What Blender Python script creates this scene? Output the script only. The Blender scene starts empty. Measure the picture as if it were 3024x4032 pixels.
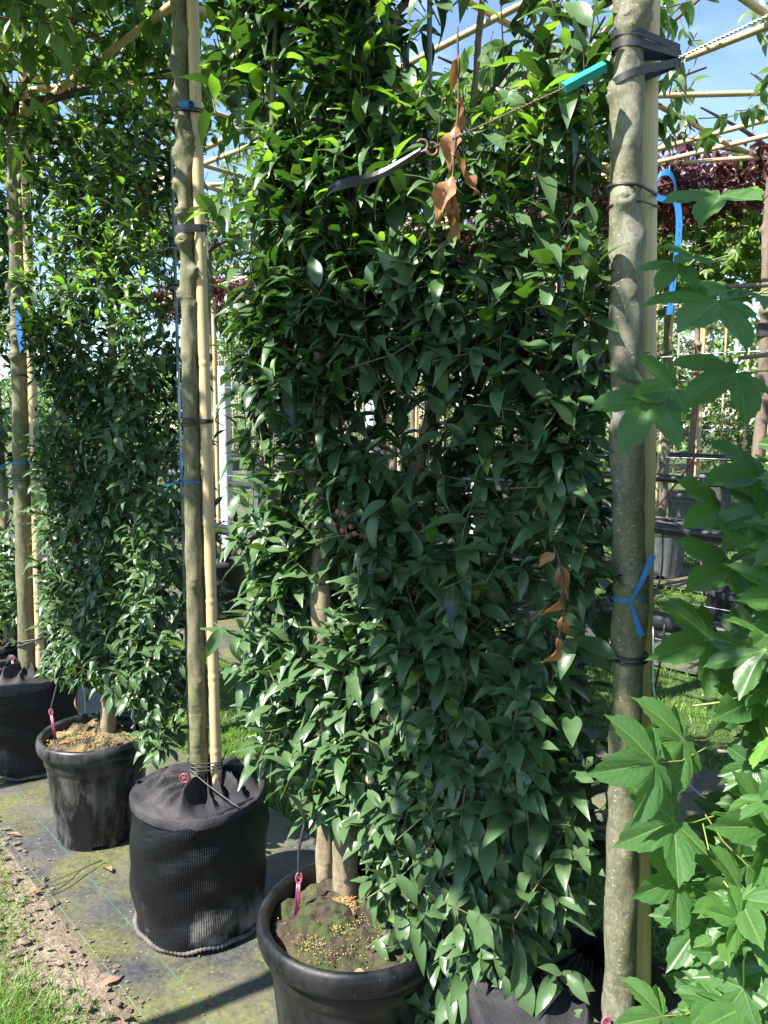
import bpy, math, random
import numpy as np
from mathutils import Vector, Matrix

SC = bpy.context.scene
COL = SC.collection
R = math.radians

# ---------------------------------------------------------------- camera, sky, sun, exposure
cam = bpy.data.cameras.new('camera')
cam.sensor_fit = 'HORIZONTAL'; cam.sensor_width = 36.0; cam.lens = 36.05
cam.clip_start = 0.05; cam.clip_end = 500
co = bpy.data.objects.new('camera', cam); COL.objects.link(co)
co.location = (0, 0, 1.6); co.rotation_euler = (R(90 - 6.5), 0, 0)
SC.camera = co

SUN = Vector((-0.87 * math.cos(R(52)), -0.49 * math.cos(R(52)), math.sin(R(52)))).normalized()
sl = bpy.data.lights.new('sun', 'SUN'); sl.energy = 5.0; sl.angle = R(0.5); sl.color = (1.0, 0.95, 0.86)
so = bpy.data.objects.new('sun', sl); COL.objects.link(so)
so.rotation_euler = (-SUN).to_track_quat('-Z', 'Y').to_euler()

wd = bpy.data.worlds.new('World'); SC.world = wd; wd.use_nodes = True
wt = wd.node_tree
bg = wt.nodes['Background']; bg.inputs['Strength'].default_value = 0.085
sky = wt.nodes.new('ShaderNodeTexSky'); sky.sky_type = 'NISHITA'; sky.sun_disc = False
sky.sun_elevation = R(52); sky.sun_rotation = math.atan2(SUN.x, SUN.y); sky.ozone_density = 3.0; sky.dust_density = 0.15; sky.air_density = 1.0
tc = wt.nodes.new('ShaderNodeTexCoord')
mp = wt.nodes.new('ShaderNodeMapping'); mp.inputs['Scale'].default_value = (1, 1, 2.2); mp.inputs['Location'].default_value = (0.35, 0.1, 0.0)
nz = wt.nodes.new('ShaderNodeTexNoise'); nz.inputs['Scale'].default_value = 2.6; nz.inputs['Detail'].default_value = 7; nz.inputs['Roughness'].default_value = 0.55
cr = wt.nodes.new('ShaderNodeValToRGB'); cr.color_ramp.elements[0].position = 0.55; cr.color_ramp.elements[1].position = 0.80
mx = wt.nodes.new('ShaderNodeMixRGB'); mx.inputs[2].default_value = (8.0, 8.3, 8.8, 1)
wt.links.new(tc.outputs['Generated'], mp.inputs[0]); wt.links.new(mp.outputs[0], nz.inputs[0])
sx_ = wt.nodes.new('ShaderNodeSeparateXYZ'); wt.links.new(tc.outputs['Generated'], sx_.inputs[0])
gr = wt.nodes.new('ShaderNodeMapRange'); gr.inputs[1].default_value = 0.05; gr.inputs[2].default_value = 0.45; gr.inputs[3].default_value = 1.0; gr.inputs[4].default_value = 0.08
mu = wt.nodes.new('ShaderNodeMath'); mu.operation = 'MULTIPLY'
wt.links.new(sx_.outputs[0], gr.inputs[0]); wt.links.new(gr.outputs[0], mu.inputs[1])
wt.links.new(nz.outputs[0], cr.inputs[0]); wt.links.new(cr.outputs[0], mu.inputs[0]); wt.links.new(mu.outputs[0], mx.inputs[0])
wt.links.new(sky.outputs[0], mx.inputs[1]); wt.links.new(mx.outputs[0], bg.inputs[0])

SC.view_settings.view_transform = 'Standard'; SC.view_settings.look = 'None'
SC.view_settings.exposure = 1.9; SC.view_settings.gamma = 1.0
SC.render.engine = 'CYCLES'
SC.cycles.max_bounces = 8; SC.cycles.transparent_max_bounces = 8
SC.cycles.use_denoising = True

# ---------------------------------------------------------------- row frame: t runs along the rows (towards the right front), s across them
U = np.array((0.665, -0.747)); NV = np.array((0.747, 0.665))
ROT = math.atan2(-0.747, 0.665)
def gz(s): return 0.06 * max(0.0, s - 2.6)
def W(t, s, z=0.0): return (U[0] * t + NV[0] * s, U[1] * t + NV[1] * s, z)
def WG(t, s, z=0.0): return W(t, s, z + gz(s))

# ---------------------------------------------------------------- mesh helpers
class MB:
    def __init__(self): self.v = []; self.f = []; self.uv = []; self.n = 0; self.has_uv = False
    def add(self, V, F, UVv=None):
        V = np.asarray(V, dtype=np.float64).reshape(-1, 3)
        for f in (F if isinstance(F, list) else [F]):
            f = np.asarray(f, dtype=np.int64)
            if f.size: self.f.append(f + self.n)
        self.v.append(V); self.n += len(V)
        if UVv is None: UVv = np.zeros((len(V), 2))
        else: self.has_uv = True
        self.uv.append(np.asarray(UVv, dtype=np.float64).reshape(-1, 2))
    def mesh(self, name, mat, smooth=True):
        V = np.concatenate(self.v); UVs = np.concatenate(self.uv)
        me = bpy.data.meshes.new(name)
        li = []; ls = []; c = 0
        for f in self.f:
            k = f.shape[1]; li.append(f.ravel()); ls.append(c + np.arange(f.shape[0]) * k); c += f.size
        li = np.concatenate(li); ls = np.concatenate(ls)
        me.vertices.add(len(V)); me.vertices.foreach_set('co', V.astype(np.float32).ravel())
        me.loops.add(len(li)); me.loops.foreach_set('vertex_index', li.astype(np.int32))
        me.polygons.add(len(ls)); me.polygons.foreach_set('loop_start', ls.astype(np.int32))
        me.update(calc_edges=True)
        if self.has_uv:
            l = me.uv_layers.new(name='UVMap'); l.data.foreach_set('uv', UVs[li].astype(np.float32).ravel())
        me.polygons.foreach_set('use_smooth', np.full(len(ls), smooth))
        me.materials.append(mat); me.validate(); me.update()
        return me
    def obj(self, name, mat, parent=None, smooth=True):
        return ob(name, self.mesh(name, mat, smooth), parent)

def ob(name, data, parent=None, loc=None, rot=None):
    o = bpy.data.objects.new(name, data); COL.objects.link(o)
    if parent is not None: o.parent = parent
    if loc is not None: o.location = loc
    if rot is not None: o.rotation_euler = rot
    return o
def tag(o, label=None, cat=None, group=None, kind=None):
    if label: o['label'] = label
    if cat: o['category'] = cat
    if group: o['group'] = group
    if kind: o['kind'] = kind
    return o
def thing(name, label, cat, loc=(0, 0, 0), rz=0.0, group=None):
    return tag(ob(name, None, None, loc, (0, 0, rz)), label, cat, group)

def smooth_path(P, k=6):
    P = np.asarray(P, float)
    if len(P) < 3: return P
    Q = np.vstack([2 * P[0] - P[1], P, 2 * P[-1] - P[-2]]); out = []
    for i in range(1, len(Q) - 2):
        for j in range(k):
            t = j / k
            a, b, c, d = Q[i - 1], Q[i], Q[i + 1], Q[i + 2]
            out.append(0.5 * (2 * b + (c - a) * t + (2 * a - 5 * b + 4 * c - d) * t * t + (3 * b - a - 3 * c + d) * t ** 3))
    out.append(P[-1]); return np.array(out)

def tube(mb, P, rad, n=8, cap=True, disp=None, flat=1.0):
    """A tube along the points P; disp(k, frac, ang) may change the radius."""
    P = np.asarray(P, float); m = len(P)
    rad = np.full(m, rad) if np.isscalar(rad) else np.interp(np.linspace(0, 1, m), np.linspace(0, 1, len(rad)), rad)
    T = np.gradient(P, axis=0); T /= np.linalg.norm(T, axis=1)[:, None] + 1e-12
    ref = np.array((0, 0, 1.0)) if abs(T[0][2]) < 0.9 else np.array((1.0, 0, 0))
    a = np.cross(T[0], ref); a /= np.linalg.norm(a)
    V = np.zeros((m, n, 3)); ang = np.arange(n) * 2 * math.pi / n
    for i in range(m):
        a = a - T[i] * np.dot(a, T[i]); a /= np.linalg.norm(a); b = np.cross(T[i], a)
        r = rad[i] * np.ones(n)
        if disp is not None: r = r + disp(P[i], i / (m - 1), np.cos(ang)[:, None] * a + np.sin(ang)[:, None] * b)
        V[i] = P[i] + (np.cos(ang) * r)[:, None] * a + (np.sin(ang) * r * flat)[:, None] * b
    I = np.arange(m - 1)[:, None] * n; J = np.arange(n)[None, :]; J2 = (J + 1) % n
    F = np.stack([I + J, I + J2, I + n + J2, I + n + J], -1).reshape(-1, 4)
    V = V.reshape(-1, 3); Fs = [F]
    if cap:
        V = np.vstack([V, P[0], P[-1]]); c0 = m * n; j = np.arange(n); j2 = (j + 1) % n
        Fs.append(np.stack([np.full(n, c0), j2, j], -1)); Fs.append(np.stack([np.full(n, c0 + 1), (m - 1) * n + j, (m - 1) * n + j2], -1))
    mb.add(V, Fs)

def lathe(mb, prof, n=48, f=None, cap=False):
    """Revolve (r, z) profile; f(r, z, ang array, k) -> (r array, z array) may vary it."""
    m = len(prof); ang = np.arange(n) * 2 * math.pi / n; V = np.zeros((m, n, 3))
    for k, (r, z) in enumerate(prof):
        rr, zz = (np.full(n, r), np.full(n, z)) if f is None else f(r, z, ang, k)
        V[k, :, 0] = rr * np.cos(ang); V[k, :, 1] = rr * np.sin(ang); V[k, :, 2] = zz
    I = np.arange(m - 1)[:, None] * n; J = np.arange(n)[None, :]; J2 = (J + 1) % n
    F = np.stack([I + J, I + J2, I + n + J2, I + n + J], -1).reshape(-1, 4)
    mb.add(V.reshape(-1, 3), [F])

def ribbon(mb, P, width, wdir, thick=0.0012):
    """A flat band along P, width measured along wdir, with a real thickness."""
    P = np.asarray(P, float); m = len(P); w = np.asarray(wdir, float)
    if w.ndim == 1: w = np.repeat(w[None], m, 0)
    w = w / np.linalg.norm(w, axis=1)[:, None]
    T = np.gradient(P, axis=0); T /= np.linalg.norm(T, axis=1)[:, None] + 1e-9
    nn = np.cross(T, w); nn /= np.linalg.norm(nn, axis=1)[:, None] + 1e-9
    h = width / 2; k = thick / 2
    V = np.stack([P + w * h + nn * k, P - w * h + nn * k, P - w * h - nn * k, P + w * h - nn * k], 1).reshape(-1, 3)
    I = np.arange(m - 1)[:, None] * 4; J = np.arange(4)[None, :]; J2 = (J + 1) % 4
    F = np.stack([I + J, I + J2, I + 4 + J2, I + 4 + J], -1).reshape(-1, 4)
    e = (m - 1) * 4
    mb.add(V, [F, np.array([[3, 2, 1, 0]]), np.array([[e, e + 1, e + 2, e + 3]])])

def unit(a): return a / (np.linalg.norm(a, axis=-1, keepdims=True) + 1e-12)

# ---------------------------------------------------------------- materials
def new_mat(name):
    m = bpy.data.materials.new(name); m.use_nodes = True
    nt = m.node_tree; return m, nt, nt.nodes['Principled BSDF']
def nd(nt, typ, **kw):
    n = nt.nodes.new(typ)
    for k, v in kw.items():
        if k.startswith('_'): setattr(n, k[1:], v)
        else:
            key = int(k[1:]) if k[0] == 'i' and k[1:].isdigit() else k.replace('__', ' ')
            if isinstance(v, bpy.types.NodeSocket): nt.links.new(v, n.inputs[key])
            else: n.inputs[key].default_value = v
    return n
def c4(c): return (c[0], c[1], c[2], 1)
def mixc(nt, fac, a, b, mode='MIX'):
    n = nt.nodes.new('ShaderNodeMixRGB'); n.blend_type = mode
    for k, v in ((0, fac), (1, a), (2, b)):
        if isinstance(v, bpy.types.NodeSocket): nt.links.new(v, n.inputs[k])
        else: n.inputs[k].default_value = v if k == 0 else c4(v)
    return n.outputs[0]
def ramp(nt, x, p0, p1, a=(0, 0, 0), b=(1, 1, 1)):
    n = nt.nodes.new('ShaderNodeValToRGB'); e = n.color_ramp.elements
    e[0].position = p0; e[1].position = p1; e[0].color = c4(a); e[1].color = c4(b)
    nt.links.new(x, n.inputs[0]); return n.outputs[0]
def mth(nt, op, a, b=0.0):
    n = nt.nodes.new('ShaderNodeMath'); n.operation = op
    for k, v in ((0, a), (1, b)):
        if isinstance(v, bpy.types.NodeSocket): nt.links.new(v, n.inputs[k])
        else: n.inputs[k].default_value = v
    return n.outputs[0]
def noise(nt, vec, scale, detail=4, rough=0.55):
    n = nd(nt, 'ShaderNodeTexNoise', Scale=scale, Detail=detail, Roughness=rough)
    if vec is not None: nt.links.new(vec, n.inputs[0])
    return n.outputs[0]
def objco(nt, scale=(1, 1, 1)):
    t = nt.nodes.new('ShaderNodeTexCoord'); m = nd(nt, 'ShaderNodeMapping', Scale=scale)
    nt.links.new(t.outputs['Object'], m.inputs[0]); return m.outputs[0]
def bump(nt, bs, h, strength=0.4, dist=0.005):
    b = nd(nt, 'ShaderNodeBump', Strength=strength, Distance=dist); nt.links.new(h, b.inputs['Height'])
    nt.links.new(b.outputs[0], bs.inputs['Normal']); return b

def leaf_mat(name, c1, c2, under, glow, trans=0.32, rough=0.36, vein=(0.25, 0.32, 0.10), veinw=0.014, spec=0.5, sec=0.0, veina=0.7):
    m, nt, bs = new_mat(name)
    geo = nt.nodes.new('ShaderNodeNewGeometry'); uv = nt.nodes.new('ShaderNodeUVMap')
    sep = nd(nt, 'ShaderNodeSeparateXYZ'); nt.links.new(uv.outputs[0], sep.inputs[0])
    col = mixc(nt, geo.outputs['Random Per Island'], c1, c2)
    rnd2 = mth(nt, 'FRACT', mth(nt, 'MULTIPLY', geo.outputs['Random Per Island'], 37.0))
    col = mixc(nt, mth(nt, 'MULTIPLY', ramp(nt, rnd2, 0.90, 1.0), 0.55), col, glow)
    oc = objco(nt)
    sp = nd(nt, 'ShaderNodeTexVoronoi', Scale=130.0); nt.links.new(oc, sp.inputs[0])
    sq = nd(nt, 'ShaderNodeSeparateXYZ'); nt.links.new(sp.outputs['Color'], sq.inputs[0])
    col = mixc(nt, mth(nt, 'MULTIPLY', mth(nt, 'LESS_THAN', sp.outputs['Distance'], 0.25), mth(nt, 'MULTIPLY', mth(nt, 'GREATER_THAN', sq.outputs[0], 0.90), 0.45)), col, (0.16, 0.12, 0.06))
    col = mixc(nt, mth(nt, 'MULTIPLY', noise(nt, oc, 45, 3), 0.45), col, (c1[0] * 0.45, c1[1] * 0.5, c1[2] * 0.5))
    if sec:
        wv = mth(nt, 'SINE', mth(nt, 'MULTIPLY', mth(nt, 'SUBTRACT', sep.outputs[1], mth(nt, 'MULTIPLY', sep.outputs[0], 1.3)), 62.0))
        col = mixc(nt, mth(nt, 'MULTIPLY', ramp(nt, wv, 0.86, 1.0), sec), col, vein)
    wdt = mth(nt, 'MULTIPLY', mth(nt, 'SUBTRACT', 1.15, sep.outputs[1]), veinw)
    vm = mth(nt, 'LESS_THAN', sep.outputs[0], wdt)
    col = mixc(nt, mth(nt, 'MULTIPLY', vm, veina), col, vein)
    col = mixc(nt, geo.outputs['Backfacing'], col, under)
    nt.links.new(col, bs.inputs['Base Color'])
    bs.inputs['Roughness'].default_value = rough; bs.inputs['Specular IOR Level'].default_value = spec
    bump(nt, bs, noise(nt, oc, 110, 2), 0.25, 0.002)
    tr = nt.nodes.new('ShaderNodeBsdfTranslucent')
    g = mixc(nt, geo.outputs['Random Per Island'], glow, (glow[0] * 0.6, glow[1] * 0.75, glow[2] * 0.6)); nt.links.new(g, tr.inputs[0])
    ms = nd(nt, 'ShaderNodeMixShader', i0=trans); nt.links.new(bs.outputs[0], ms.inputs[1]); nt.links.new(tr.outputs[0], ms.inputs[2])
    nt.links.new(ms.outputs[0], nt.nodes['Material Output'].inputs[0])
    return m

def simple(name, col, rough=0.5, var=0.25, scale=12, bmp=0.0, metal=0.0, spec=0.5, stretch=(1, 1, 1)):
    m, nt, bs = new_mat(name); oc = objco(nt, stretch)
    n = noise(nt, oc, scale, 5)
    nt.links.new(mixc(nt, ramp(nt, n, 0.3, 0.7), tuple(x * (1 - var) for x in col), tuple(min(1, x * (1 + var)) for x in col)), bs.inputs['Base Color'])
    nt.links.new(ramp(nt, n, 0.2, 0.8, (rough * 0.8,) * 3, (min(1, rough * 1.25),) * 3), bs.inputs['Roughness'])
    bs.inputs['Metallic'].default_value = metal; bs.inputs['Specular IOR Level'].default_value = spec
    if bmp: bump(nt, bs, noise(nt, oc, scale * 5, 3), bmp, 0.003)
    return m

def bark_mat(name, base, green, pale, greenamt=0.5, len_amt=0.9):
    m, nt, bs = new_mat(name); oc = objco(nt)
    big = noise(nt, objco(nt, (1, 1, 0.35)), 5, 4); fine = noise(nt, objco(nt, (1, 1, 0.5)), 90, 4, 0.65)
    col = mixc(nt, mth(nt, 'MULTIPLY', ramp(nt, big, 0.42, 0.66), greenamt), base, green)
    col = mixc(nt, mth(nt, 'MULTIPLY', ramp(nt, noise(nt, objco(nt, (1, 1, 0.8)), 9, 5, 0.7), 0.52, 0.72), 0.55), col, pale)
    col = mixc(nt, mth(nt, 'MULTIPLY', ramp(nt, fine, 0.36, 0.56, (1, 1, 1), (0, 0, 0)), 0.6), col, tuple(x * 0.42 for x in base))
    col = mixc(nt, mth(nt, 'MULTIPLY', ramp(nt, noise(nt, objco(nt, (1, 1, 0.6)), 260, 2, 0.6), 0.52, 0.68), 0.22), col, pale)
    vo = nd(nt, 'ShaderNodeTexVoronoi', Scale=1.0, _feature='F1'); nt.links.new(objco(nt, (75, 75, 190)), vo.inputs[0])
    rnd = nd(nt, 'ShaderNodeSeparateXYZ'); nt.links.new(vo.outputs['Color'], rnd.inputs[0])
    lm = mth(nt, 'MULTIPLY', mth(nt, 'LESS_THAN', vo.outputs['Distance'], mth(nt, 'ADD', 0.08, mth(nt, 'MULTIPLY', rnd.outputs[1], 0.16))), mth(nt, 'GREATER_THAN', rnd.outputs[0], 0.3))
    col = mixc(nt, mth(nt, 'MULTIPLY', lm, len_amt * 0.8), col, pale)
    rings = ramp(nt, noise(nt, objco(nt, (0.4, 0.4, 16)), 1.0, 2), 0.62, 0.70)
    col = mixc(nt, mth(nt, 'MULTIPLY', rings, 0.35), col, tuple(x * 0.45 for x in base))
    nt.links.new(col, bs.inputs['Base Color']); bs.inputs['Roughness'].default_value = 0.7; bs.inputs['Specular IOR Level'].default_value = 0.35
    h = mth(nt, 'ADD', mth(nt, 'MULTIPLY', fine, 0.6), mth(nt, 'ADD', mth(nt, 'MULTIPLY', lm, 0.35), mth(nt, 'MULTIPLY', rings, -0.5)))
    bump(nt, bs, h, 0.55, 0.004)
    return m

def bamboo_mat():
    m, nt, bs = new_mat('bamboo')
    n = noise(nt, objco(nt, (40, 40, 1.2)), 2.0, 4); n2 = noise(nt, objco(nt), 6, 4)
    col = mixc(nt, ramp(nt, n, 0.3, 0.7), (0.40, 0.29, 0.155), (0.56, 0.42, 0.24))
    col = mixc(nt, mth(nt, 'MULTIPLY', ramp(nt, n2, 0.5, 0.72), 0.5), col, (0.30, 0.22, 0.12))
    nt.links.new(col, bs.inputs['Base Color']); bs.inputs['Roughness'].default_value = 0.45
    bump(nt, bs, n, 0.2, 0.002); return m

def fabric_mat():
    """Woven weed fabric with algae, dust and two coloured guide threads (row frame: X along, Y across)."""
    m, nt, bs = new_mat('weed_fabric')
    oc = objco(nt); sep = nd(nt, 'ShaderNodeSeparateXYZ'); nt.links.new(oc, sep.inputs[0])
    algae = ramp(nt, noise(nt, oc, 2.6, 9, 0.68), 0.42, 0.66)
    grain = ramp(nt, noise(nt, oc, 70, 4, 0.7), 0.38, 0.62)
    dust = ramp(nt, noise(nt, objco(nt, (0.8, 1.4, 1)), 3.4, 8, 0.72), 0.42, 0.66)
    col = mixc(nt, grain, (0.018, 0.020, 0.025), (0.050, 0.051, 0.056))
    col = mixc(nt, mth(nt, 'MULTIPLY', dust, 0.55), col, (0.115, 0.108, 0.102))
    col = mixc(nt, mth(nt, 'MULTIPLY', algae, mth(nt, 'ADD', 0.35, mth(nt, 'MULTIPLY', grain, 0.45))), col, (0.150, 0.155, 0.028))
    specks = nd(nt, 'ShaderNodeTexVoronoi', Scale=55.0); nt.links.new(oc, specks.inputs[0])
    sc = nd(nt, 'ShaderNodeSeparateXYZ'); nt.links.new(specks.outputs['Color'], sc.inputs[0])
    sm = mth(nt, 'MULTIPLY', mth(nt, 'LESS_THAN', specks.outputs['Distance'], 0.22), mth(nt, 'GREATER_THAN', sc.outputs[0], 0.82))
    col = mixc(nt, mth(nt, 'MULTIPLY', sm, 0.6), col, (0.22, 0.19, 0.12))
    for pos, c, wd_ in ((-0.296, (0.045, 0.15, 0.13), 0.0012), (-0.432, (0.15, 0.18, 0.18), 0.0012)):
        d = mth(nt, 'ABSOLUTE', mth(nt, 'SUBTRACT', sep.outputs[1], pos))
        k = mth(nt, 'MULTIPLY', mth(nt, 'LESS_THAN', d, wd_), mth(nt, 'ADD', 0.2, mth(nt, 'MULTIPLY', ramp(nt, noise(nt, objco(nt, (9, 0, 0)), 1, 3), 0.35, 0.6), 0.8)))
        col = mixc(nt, k, col, c)
    nt.links.new(col, bs.inputs['Base Color']); bs.inputs['Roughness'].default_value = 0.55
    wv = nd(nt, 'ShaderNodeTexWave', Scale=160.0); nt.links.new(oc, wv.inputs[0])
    bump(nt, bs, mth(nt, 'ADD', mth(nt, 'MULTIPLY', wv.outputs[1], 0.25), noise(nt, oc, 28, 5)), 0.35, 0.004)
    return m

def bag_mat(name, lid=False):
    m, nt, bs = new_mat(name); oc = objco(nt)
    sep = nd(nt, 'ShaderNodeSeparateXYZ'); nt.links.new(oc, sep.inputs[0])
    ang = mth(nt, 'ARCTAN2', sep.outputs[1], sep.outputs[0])
    ribs = mth(nt, 'SINE', mth(nt, 'MULTIPLY', ang, 190.0)); rows = mth(nt, 'SINE', mth(nt, 'MULTIPLY', sep.outputs[2], 900.0))
    dust = ramp(nt, noise(nt, objco(nt, (1, 1, 0.7)), 6, 6, 0.65), 0.48, 0.70)
    low = ramp(nt, sep.outputs[2], 0.0, 0.16, (1, 1, 1), (0.08,) * 3)
    col = mixc(nt, ramp(nt, ribs, 0.2, 0.9), (0.003, 0.0035, 0.005), (0.010, 0.0105, 0.014)) if not lid else mixc(nt, dust, (0.022, 0.021, 0.025), (0.062, 0.058, 0.062))
    if not lid: col = mixc(nt, mth(nt, 'MULTIPLY', ramp(nt, mth(nt, 'ADD', dust, mth(nt, 'MULTIPLY', low, 0.6)), 0.5, 1.4), mth(nt, 'MULTIPLY', low, 0.8)), col, (0.24, 0.225, 0.21))
    nt.links.new(col, bs.inputs['Base Color']); bs.inputs['Roughness'].default_value = 0.8 if lid else 0.42
    bs.inputs['Specular IOR Level'].default_value = 0.2 if lid else 0.24
    h = noise(nt, oc, 160, 3) if lid else mth(nt, 'ADD', mth(nt, 'MULTIPLY', ribs, 0.2), mth(nt, 'ADD', mth(nt, 'MULTIPLY', rows, 0.02), mth(nt, 'MULTIPLY', noise(nt, objco(nt, (1, 1, 2.6)), 9, 6, 0.6), 3.0)))
    bump(nt, bs, h, 0.55, 0.005); return m

def pot_mat(name, dusty=0.5):
    m, nt, bs = new_mat(name); oc = objco(nt)
    sep = nd(nt, 'ShaderNodeSeparateXYZ'); nt.links.new(oc, sep.inputs[0])
    d = ramp(nt, noise(nt, objco(nt, (1, 1, 0.35)), 9, 7, 0.72), 0.45, 0.68)
    low = ramp(nt, sep.outputs[2], 0.02, 0.40, (1, 1, 1), (0.35,) * 3)
    sp = nd(nt, 'ShaderNodeTexVoronoi', Scale=95.0); nt.links.new(oc, sp.inputs[0])
    sx = nd(nt, 'ShaderNodeSeparateXYZ'); nt.links.new(sp.outputs['Color'], sx.inputs[0])
    spk = mth(nt, 'MULTIPLY', mth(nt, 'LESS_THAN', sp.outputs['Distance'], 0.2), mth(nt, 'GREATER_THAN', sx.outputs[0], 0.9))
    col = mixc(nt, mth(nt, 'MULTIPLY', mth(nt, 'MULTIPLY', d, low), dusty), (0.0045, 0.005, 0.007), (0.17, 0.165, 0.155))
    col = mixc(nt, mth(nt, 'MULTIPLY', spk, 0.14), col, (0.25, 0.24, 0.22))
    nt.links.new(col, bs.inputs['Base Color']); bs.inputs['Roughness'].default_value = 0.40; bs.inputs['Specular IOR Level'].default_value = 0.28
    nt.links.new(ramp(nt, d, 0.0, 1.0, (0.33,) * 3, (0.62,) * 3), bs.inputs['Roughness'])
    bump(nt, bs, noise(nt, oc, 60, 4), 0.15, 0.002); return m

def soil_mat(name, pale):
    m, nt, bs = new_mat(name); oc = objco(nt)
    n = noise(nt, oc, 55, 6, 0.7)
    col = mixc(nt, ramp(nt, n, 0.35, 0.65), (0.012, 0.009, 0.007), (0.085, 0.062, 0.042))
    col = mixc(nt, mth(nt, 'MULTIPLY', ramp(nt, noise(nt, oc, 14, 8, 0.7), 0.46, 0.60), 0.85), col, (0.045, 0.075, 0.012))
    col = mixc(nt, mth(nt, 'MULTIPLY', ramp(nt, noise(nt, oc, 9, 6, 0.7), 0.50, 0.66), pale), col, (0.40, 0.28, 0.13))
    nt.links.new(col, bs.inputs['Base Color']); bs.inputs['Roughness'].default_value = 0.95
    bump(nt, bs, n, 1.0, 0.02); return m

def ground_mat():
    m, nt, bs = new_mat('meadow_ground'); oc = objco(nt)
    n = noise(nt, oc, 9, 6); f = noise(nt, oc, 60, 4)
    col = mixc(nt, ramp(nt, n, 0.35, 0.65), (0.020, 0.045, 0.008), (0.055, 0.095, 0.018))
    col = mixc(nt, mth(nt, 'MULTIPLY', ramp(nt, f, 0.5, 0.7), 0.5), col, (0.10, 0.085, 0.04))
    nt.links.new(col, bs.inputs['Base Color']); bs.inputs['Roughness'].default_value = 0.9
    bump(nt, bs, f, 0.8, 0.02); return m
def bare_soil_mat():
    m, nt, bs = new_mat('bare_earth'); oc = objco(nt)
    n = noise(nt, oc, 7, 6); f = noise(nt, oc, 48, 6, 0.7)
    col = mixc(nt, ramp(nt, n, 0.35, 0.65), (0.24, 0.185, 0.135), (0.42, 0.34, 0.26))
    col = mixc(nt, mth(nt, 'MULTIPLY', ramp(nt, f, 0.45, 0.62, (1, 1, 1), (0, 0, 0)), 0.6), col, (0.10, 0.07, 0.045))
    nt.links.new(col, bs.inputs['Base Color']); bs.inputs['Roughness'].default_value = 0.95
    bump(nt, bs, mth(nt, 'ADD', f, mth(nt, 'MULTIPLY', n, 0.6)), 1.0, 0.03); return m
def grass_mat(name, a, b, glow):
    m, nt, bs = new_mat(name); geo = nt.nodes.new('ShaderNodeNewGeometry')
    col = mixc(nt, geo.outputs['Random Per Island'], a, b)
    nt.links.new(col, bs.inputs['Base Color']); bs.inputs['Roughness'].default_value = 0.5
    tr = nt.nodes.new('ShaderNodeBsdfTranslucent'); tr.inputs[0].default_value = c4(glow)
    ms = nd(nt, 'ShaderNodeMixShader', i0=0.35); nt.links.new(bs.outputs[0], ms.inputs[1]); nt.links.new(tr.outputs[0], ms.inputs[2])
    nt.links.new(ms.outputs[0], nt.nodes['Material Output'].inputs[0]); return m

def tape_mat():
    m, nt, bs = new_mat('blue_tape'); uv = objco(nt)
    sep = nd(nt, 'ShaderNodeSeparateXYZ'); nt.links.new(uv, sep.inputs[0])
    nt.links.new(mixc(nt, noise(nt, uv, 30, 3), (0.014, 0.13, 0.40), (0.035, 0.22, 0.55)), bs.inputs['Base Color'])
    bs.inputs['Roughness'].default_value = 0.4
    tr = nt.nodes.new('ShaderNodeBsdfTranslucent'); tr.inputs[0].default_value = (0.02, 0.18, 0.5, 1)
    ms = nd(nt, 'ShaderNodeMixShader', i0=0.25); nt.links.new(bs.outputs[0], ms.inputs[1]); nt.links.new(tr.outputs[0], ms.inputs[2])
    nt.links.new(ms.outputs[0], nt.nodes['Material Output'].inputs[0]); return m

M = {}
M['laurel'] = leaf_mat('laurel_leaf', (0.006, 0.022, 0.015), (0.017, 0.044, 0.029), (0.060, 0.11, 0.045), (0.16, 0.36, 0.03), 0.13, 0.34, vein=(0.10, 0.15, 0.06), veinw=0.009, spec=0.42)
M['laurel_young'] = leaf_mat('laurel_young_leaf', (0.05, 0.14, 0.015), (0.11, 0.24, 0.022), (0.16, 0.28, 0.06), (0.34, 0.60, 0.04), 0.36, 0.34)
M['apple'] = leaf_mat('apple_leaf', (0.028, 0.078, 0.018), (0.065, 0.140, 0.034), (0.14, 0.21, 0.09), (0.26, 0.46, 0.05), 0.38, 0.45)
M['pear'] = leaf_mat('pear_leaf', (0.025, 0.068, 0.022), (0.056, 0.120, 0.038), (0.13, 0.19, 0.10), (0.24, 0.42, 0.06), 0.36, 0.38)
M['plum'] = leaf_mat('plum_leaf', (0.030, 0.009, 0.014), (0.065, 0.016, 0.022), (0.11, 0.04, 0.05), (0.20, 0.025, 0.03), 0.2, 0.36, vein=(0.2, 0.05, 0.05))
M['maple'] = leaf_mat('field_maple_leaf', (0.050, 0.120, 0.015), (0.100, 0.190, 0.030), (0.14, 0.22, 0.07), (0.34, 0.52, 0.05), 0.36, 0.45)
M['pale'] = leaf_mat('pale_hedge_leaf', (0.060, 0.085, 0.035), (0.150, 0.170, 0.085), (0.22, 0.22, 0.15), (0.24, 0.30, 0.10), 0.25, 0.42)
M['gum'] = leaf_mat('sweetgum_leaf', (0.042, 0.115, 0.034), (0.080, 0.172, 0.046), (0.11, 0.19, 0.08), (0.26, 0.52, 0.06), 0.38, 0.42, vein=(0.26, 0.36, 0.12), veinw=0.009, sec=0.14, veina=0.5)
M['dead'] = leaf_mat('dead_leaf', (0.10, 0.036, 0.018), (0.26, 0.115, 0.045), (0.27, 0.12, 0.05), (0.5, 0.2, 0.05), 0.15, 0.5, vein=(0.45, 0.28, 0.12))
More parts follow.
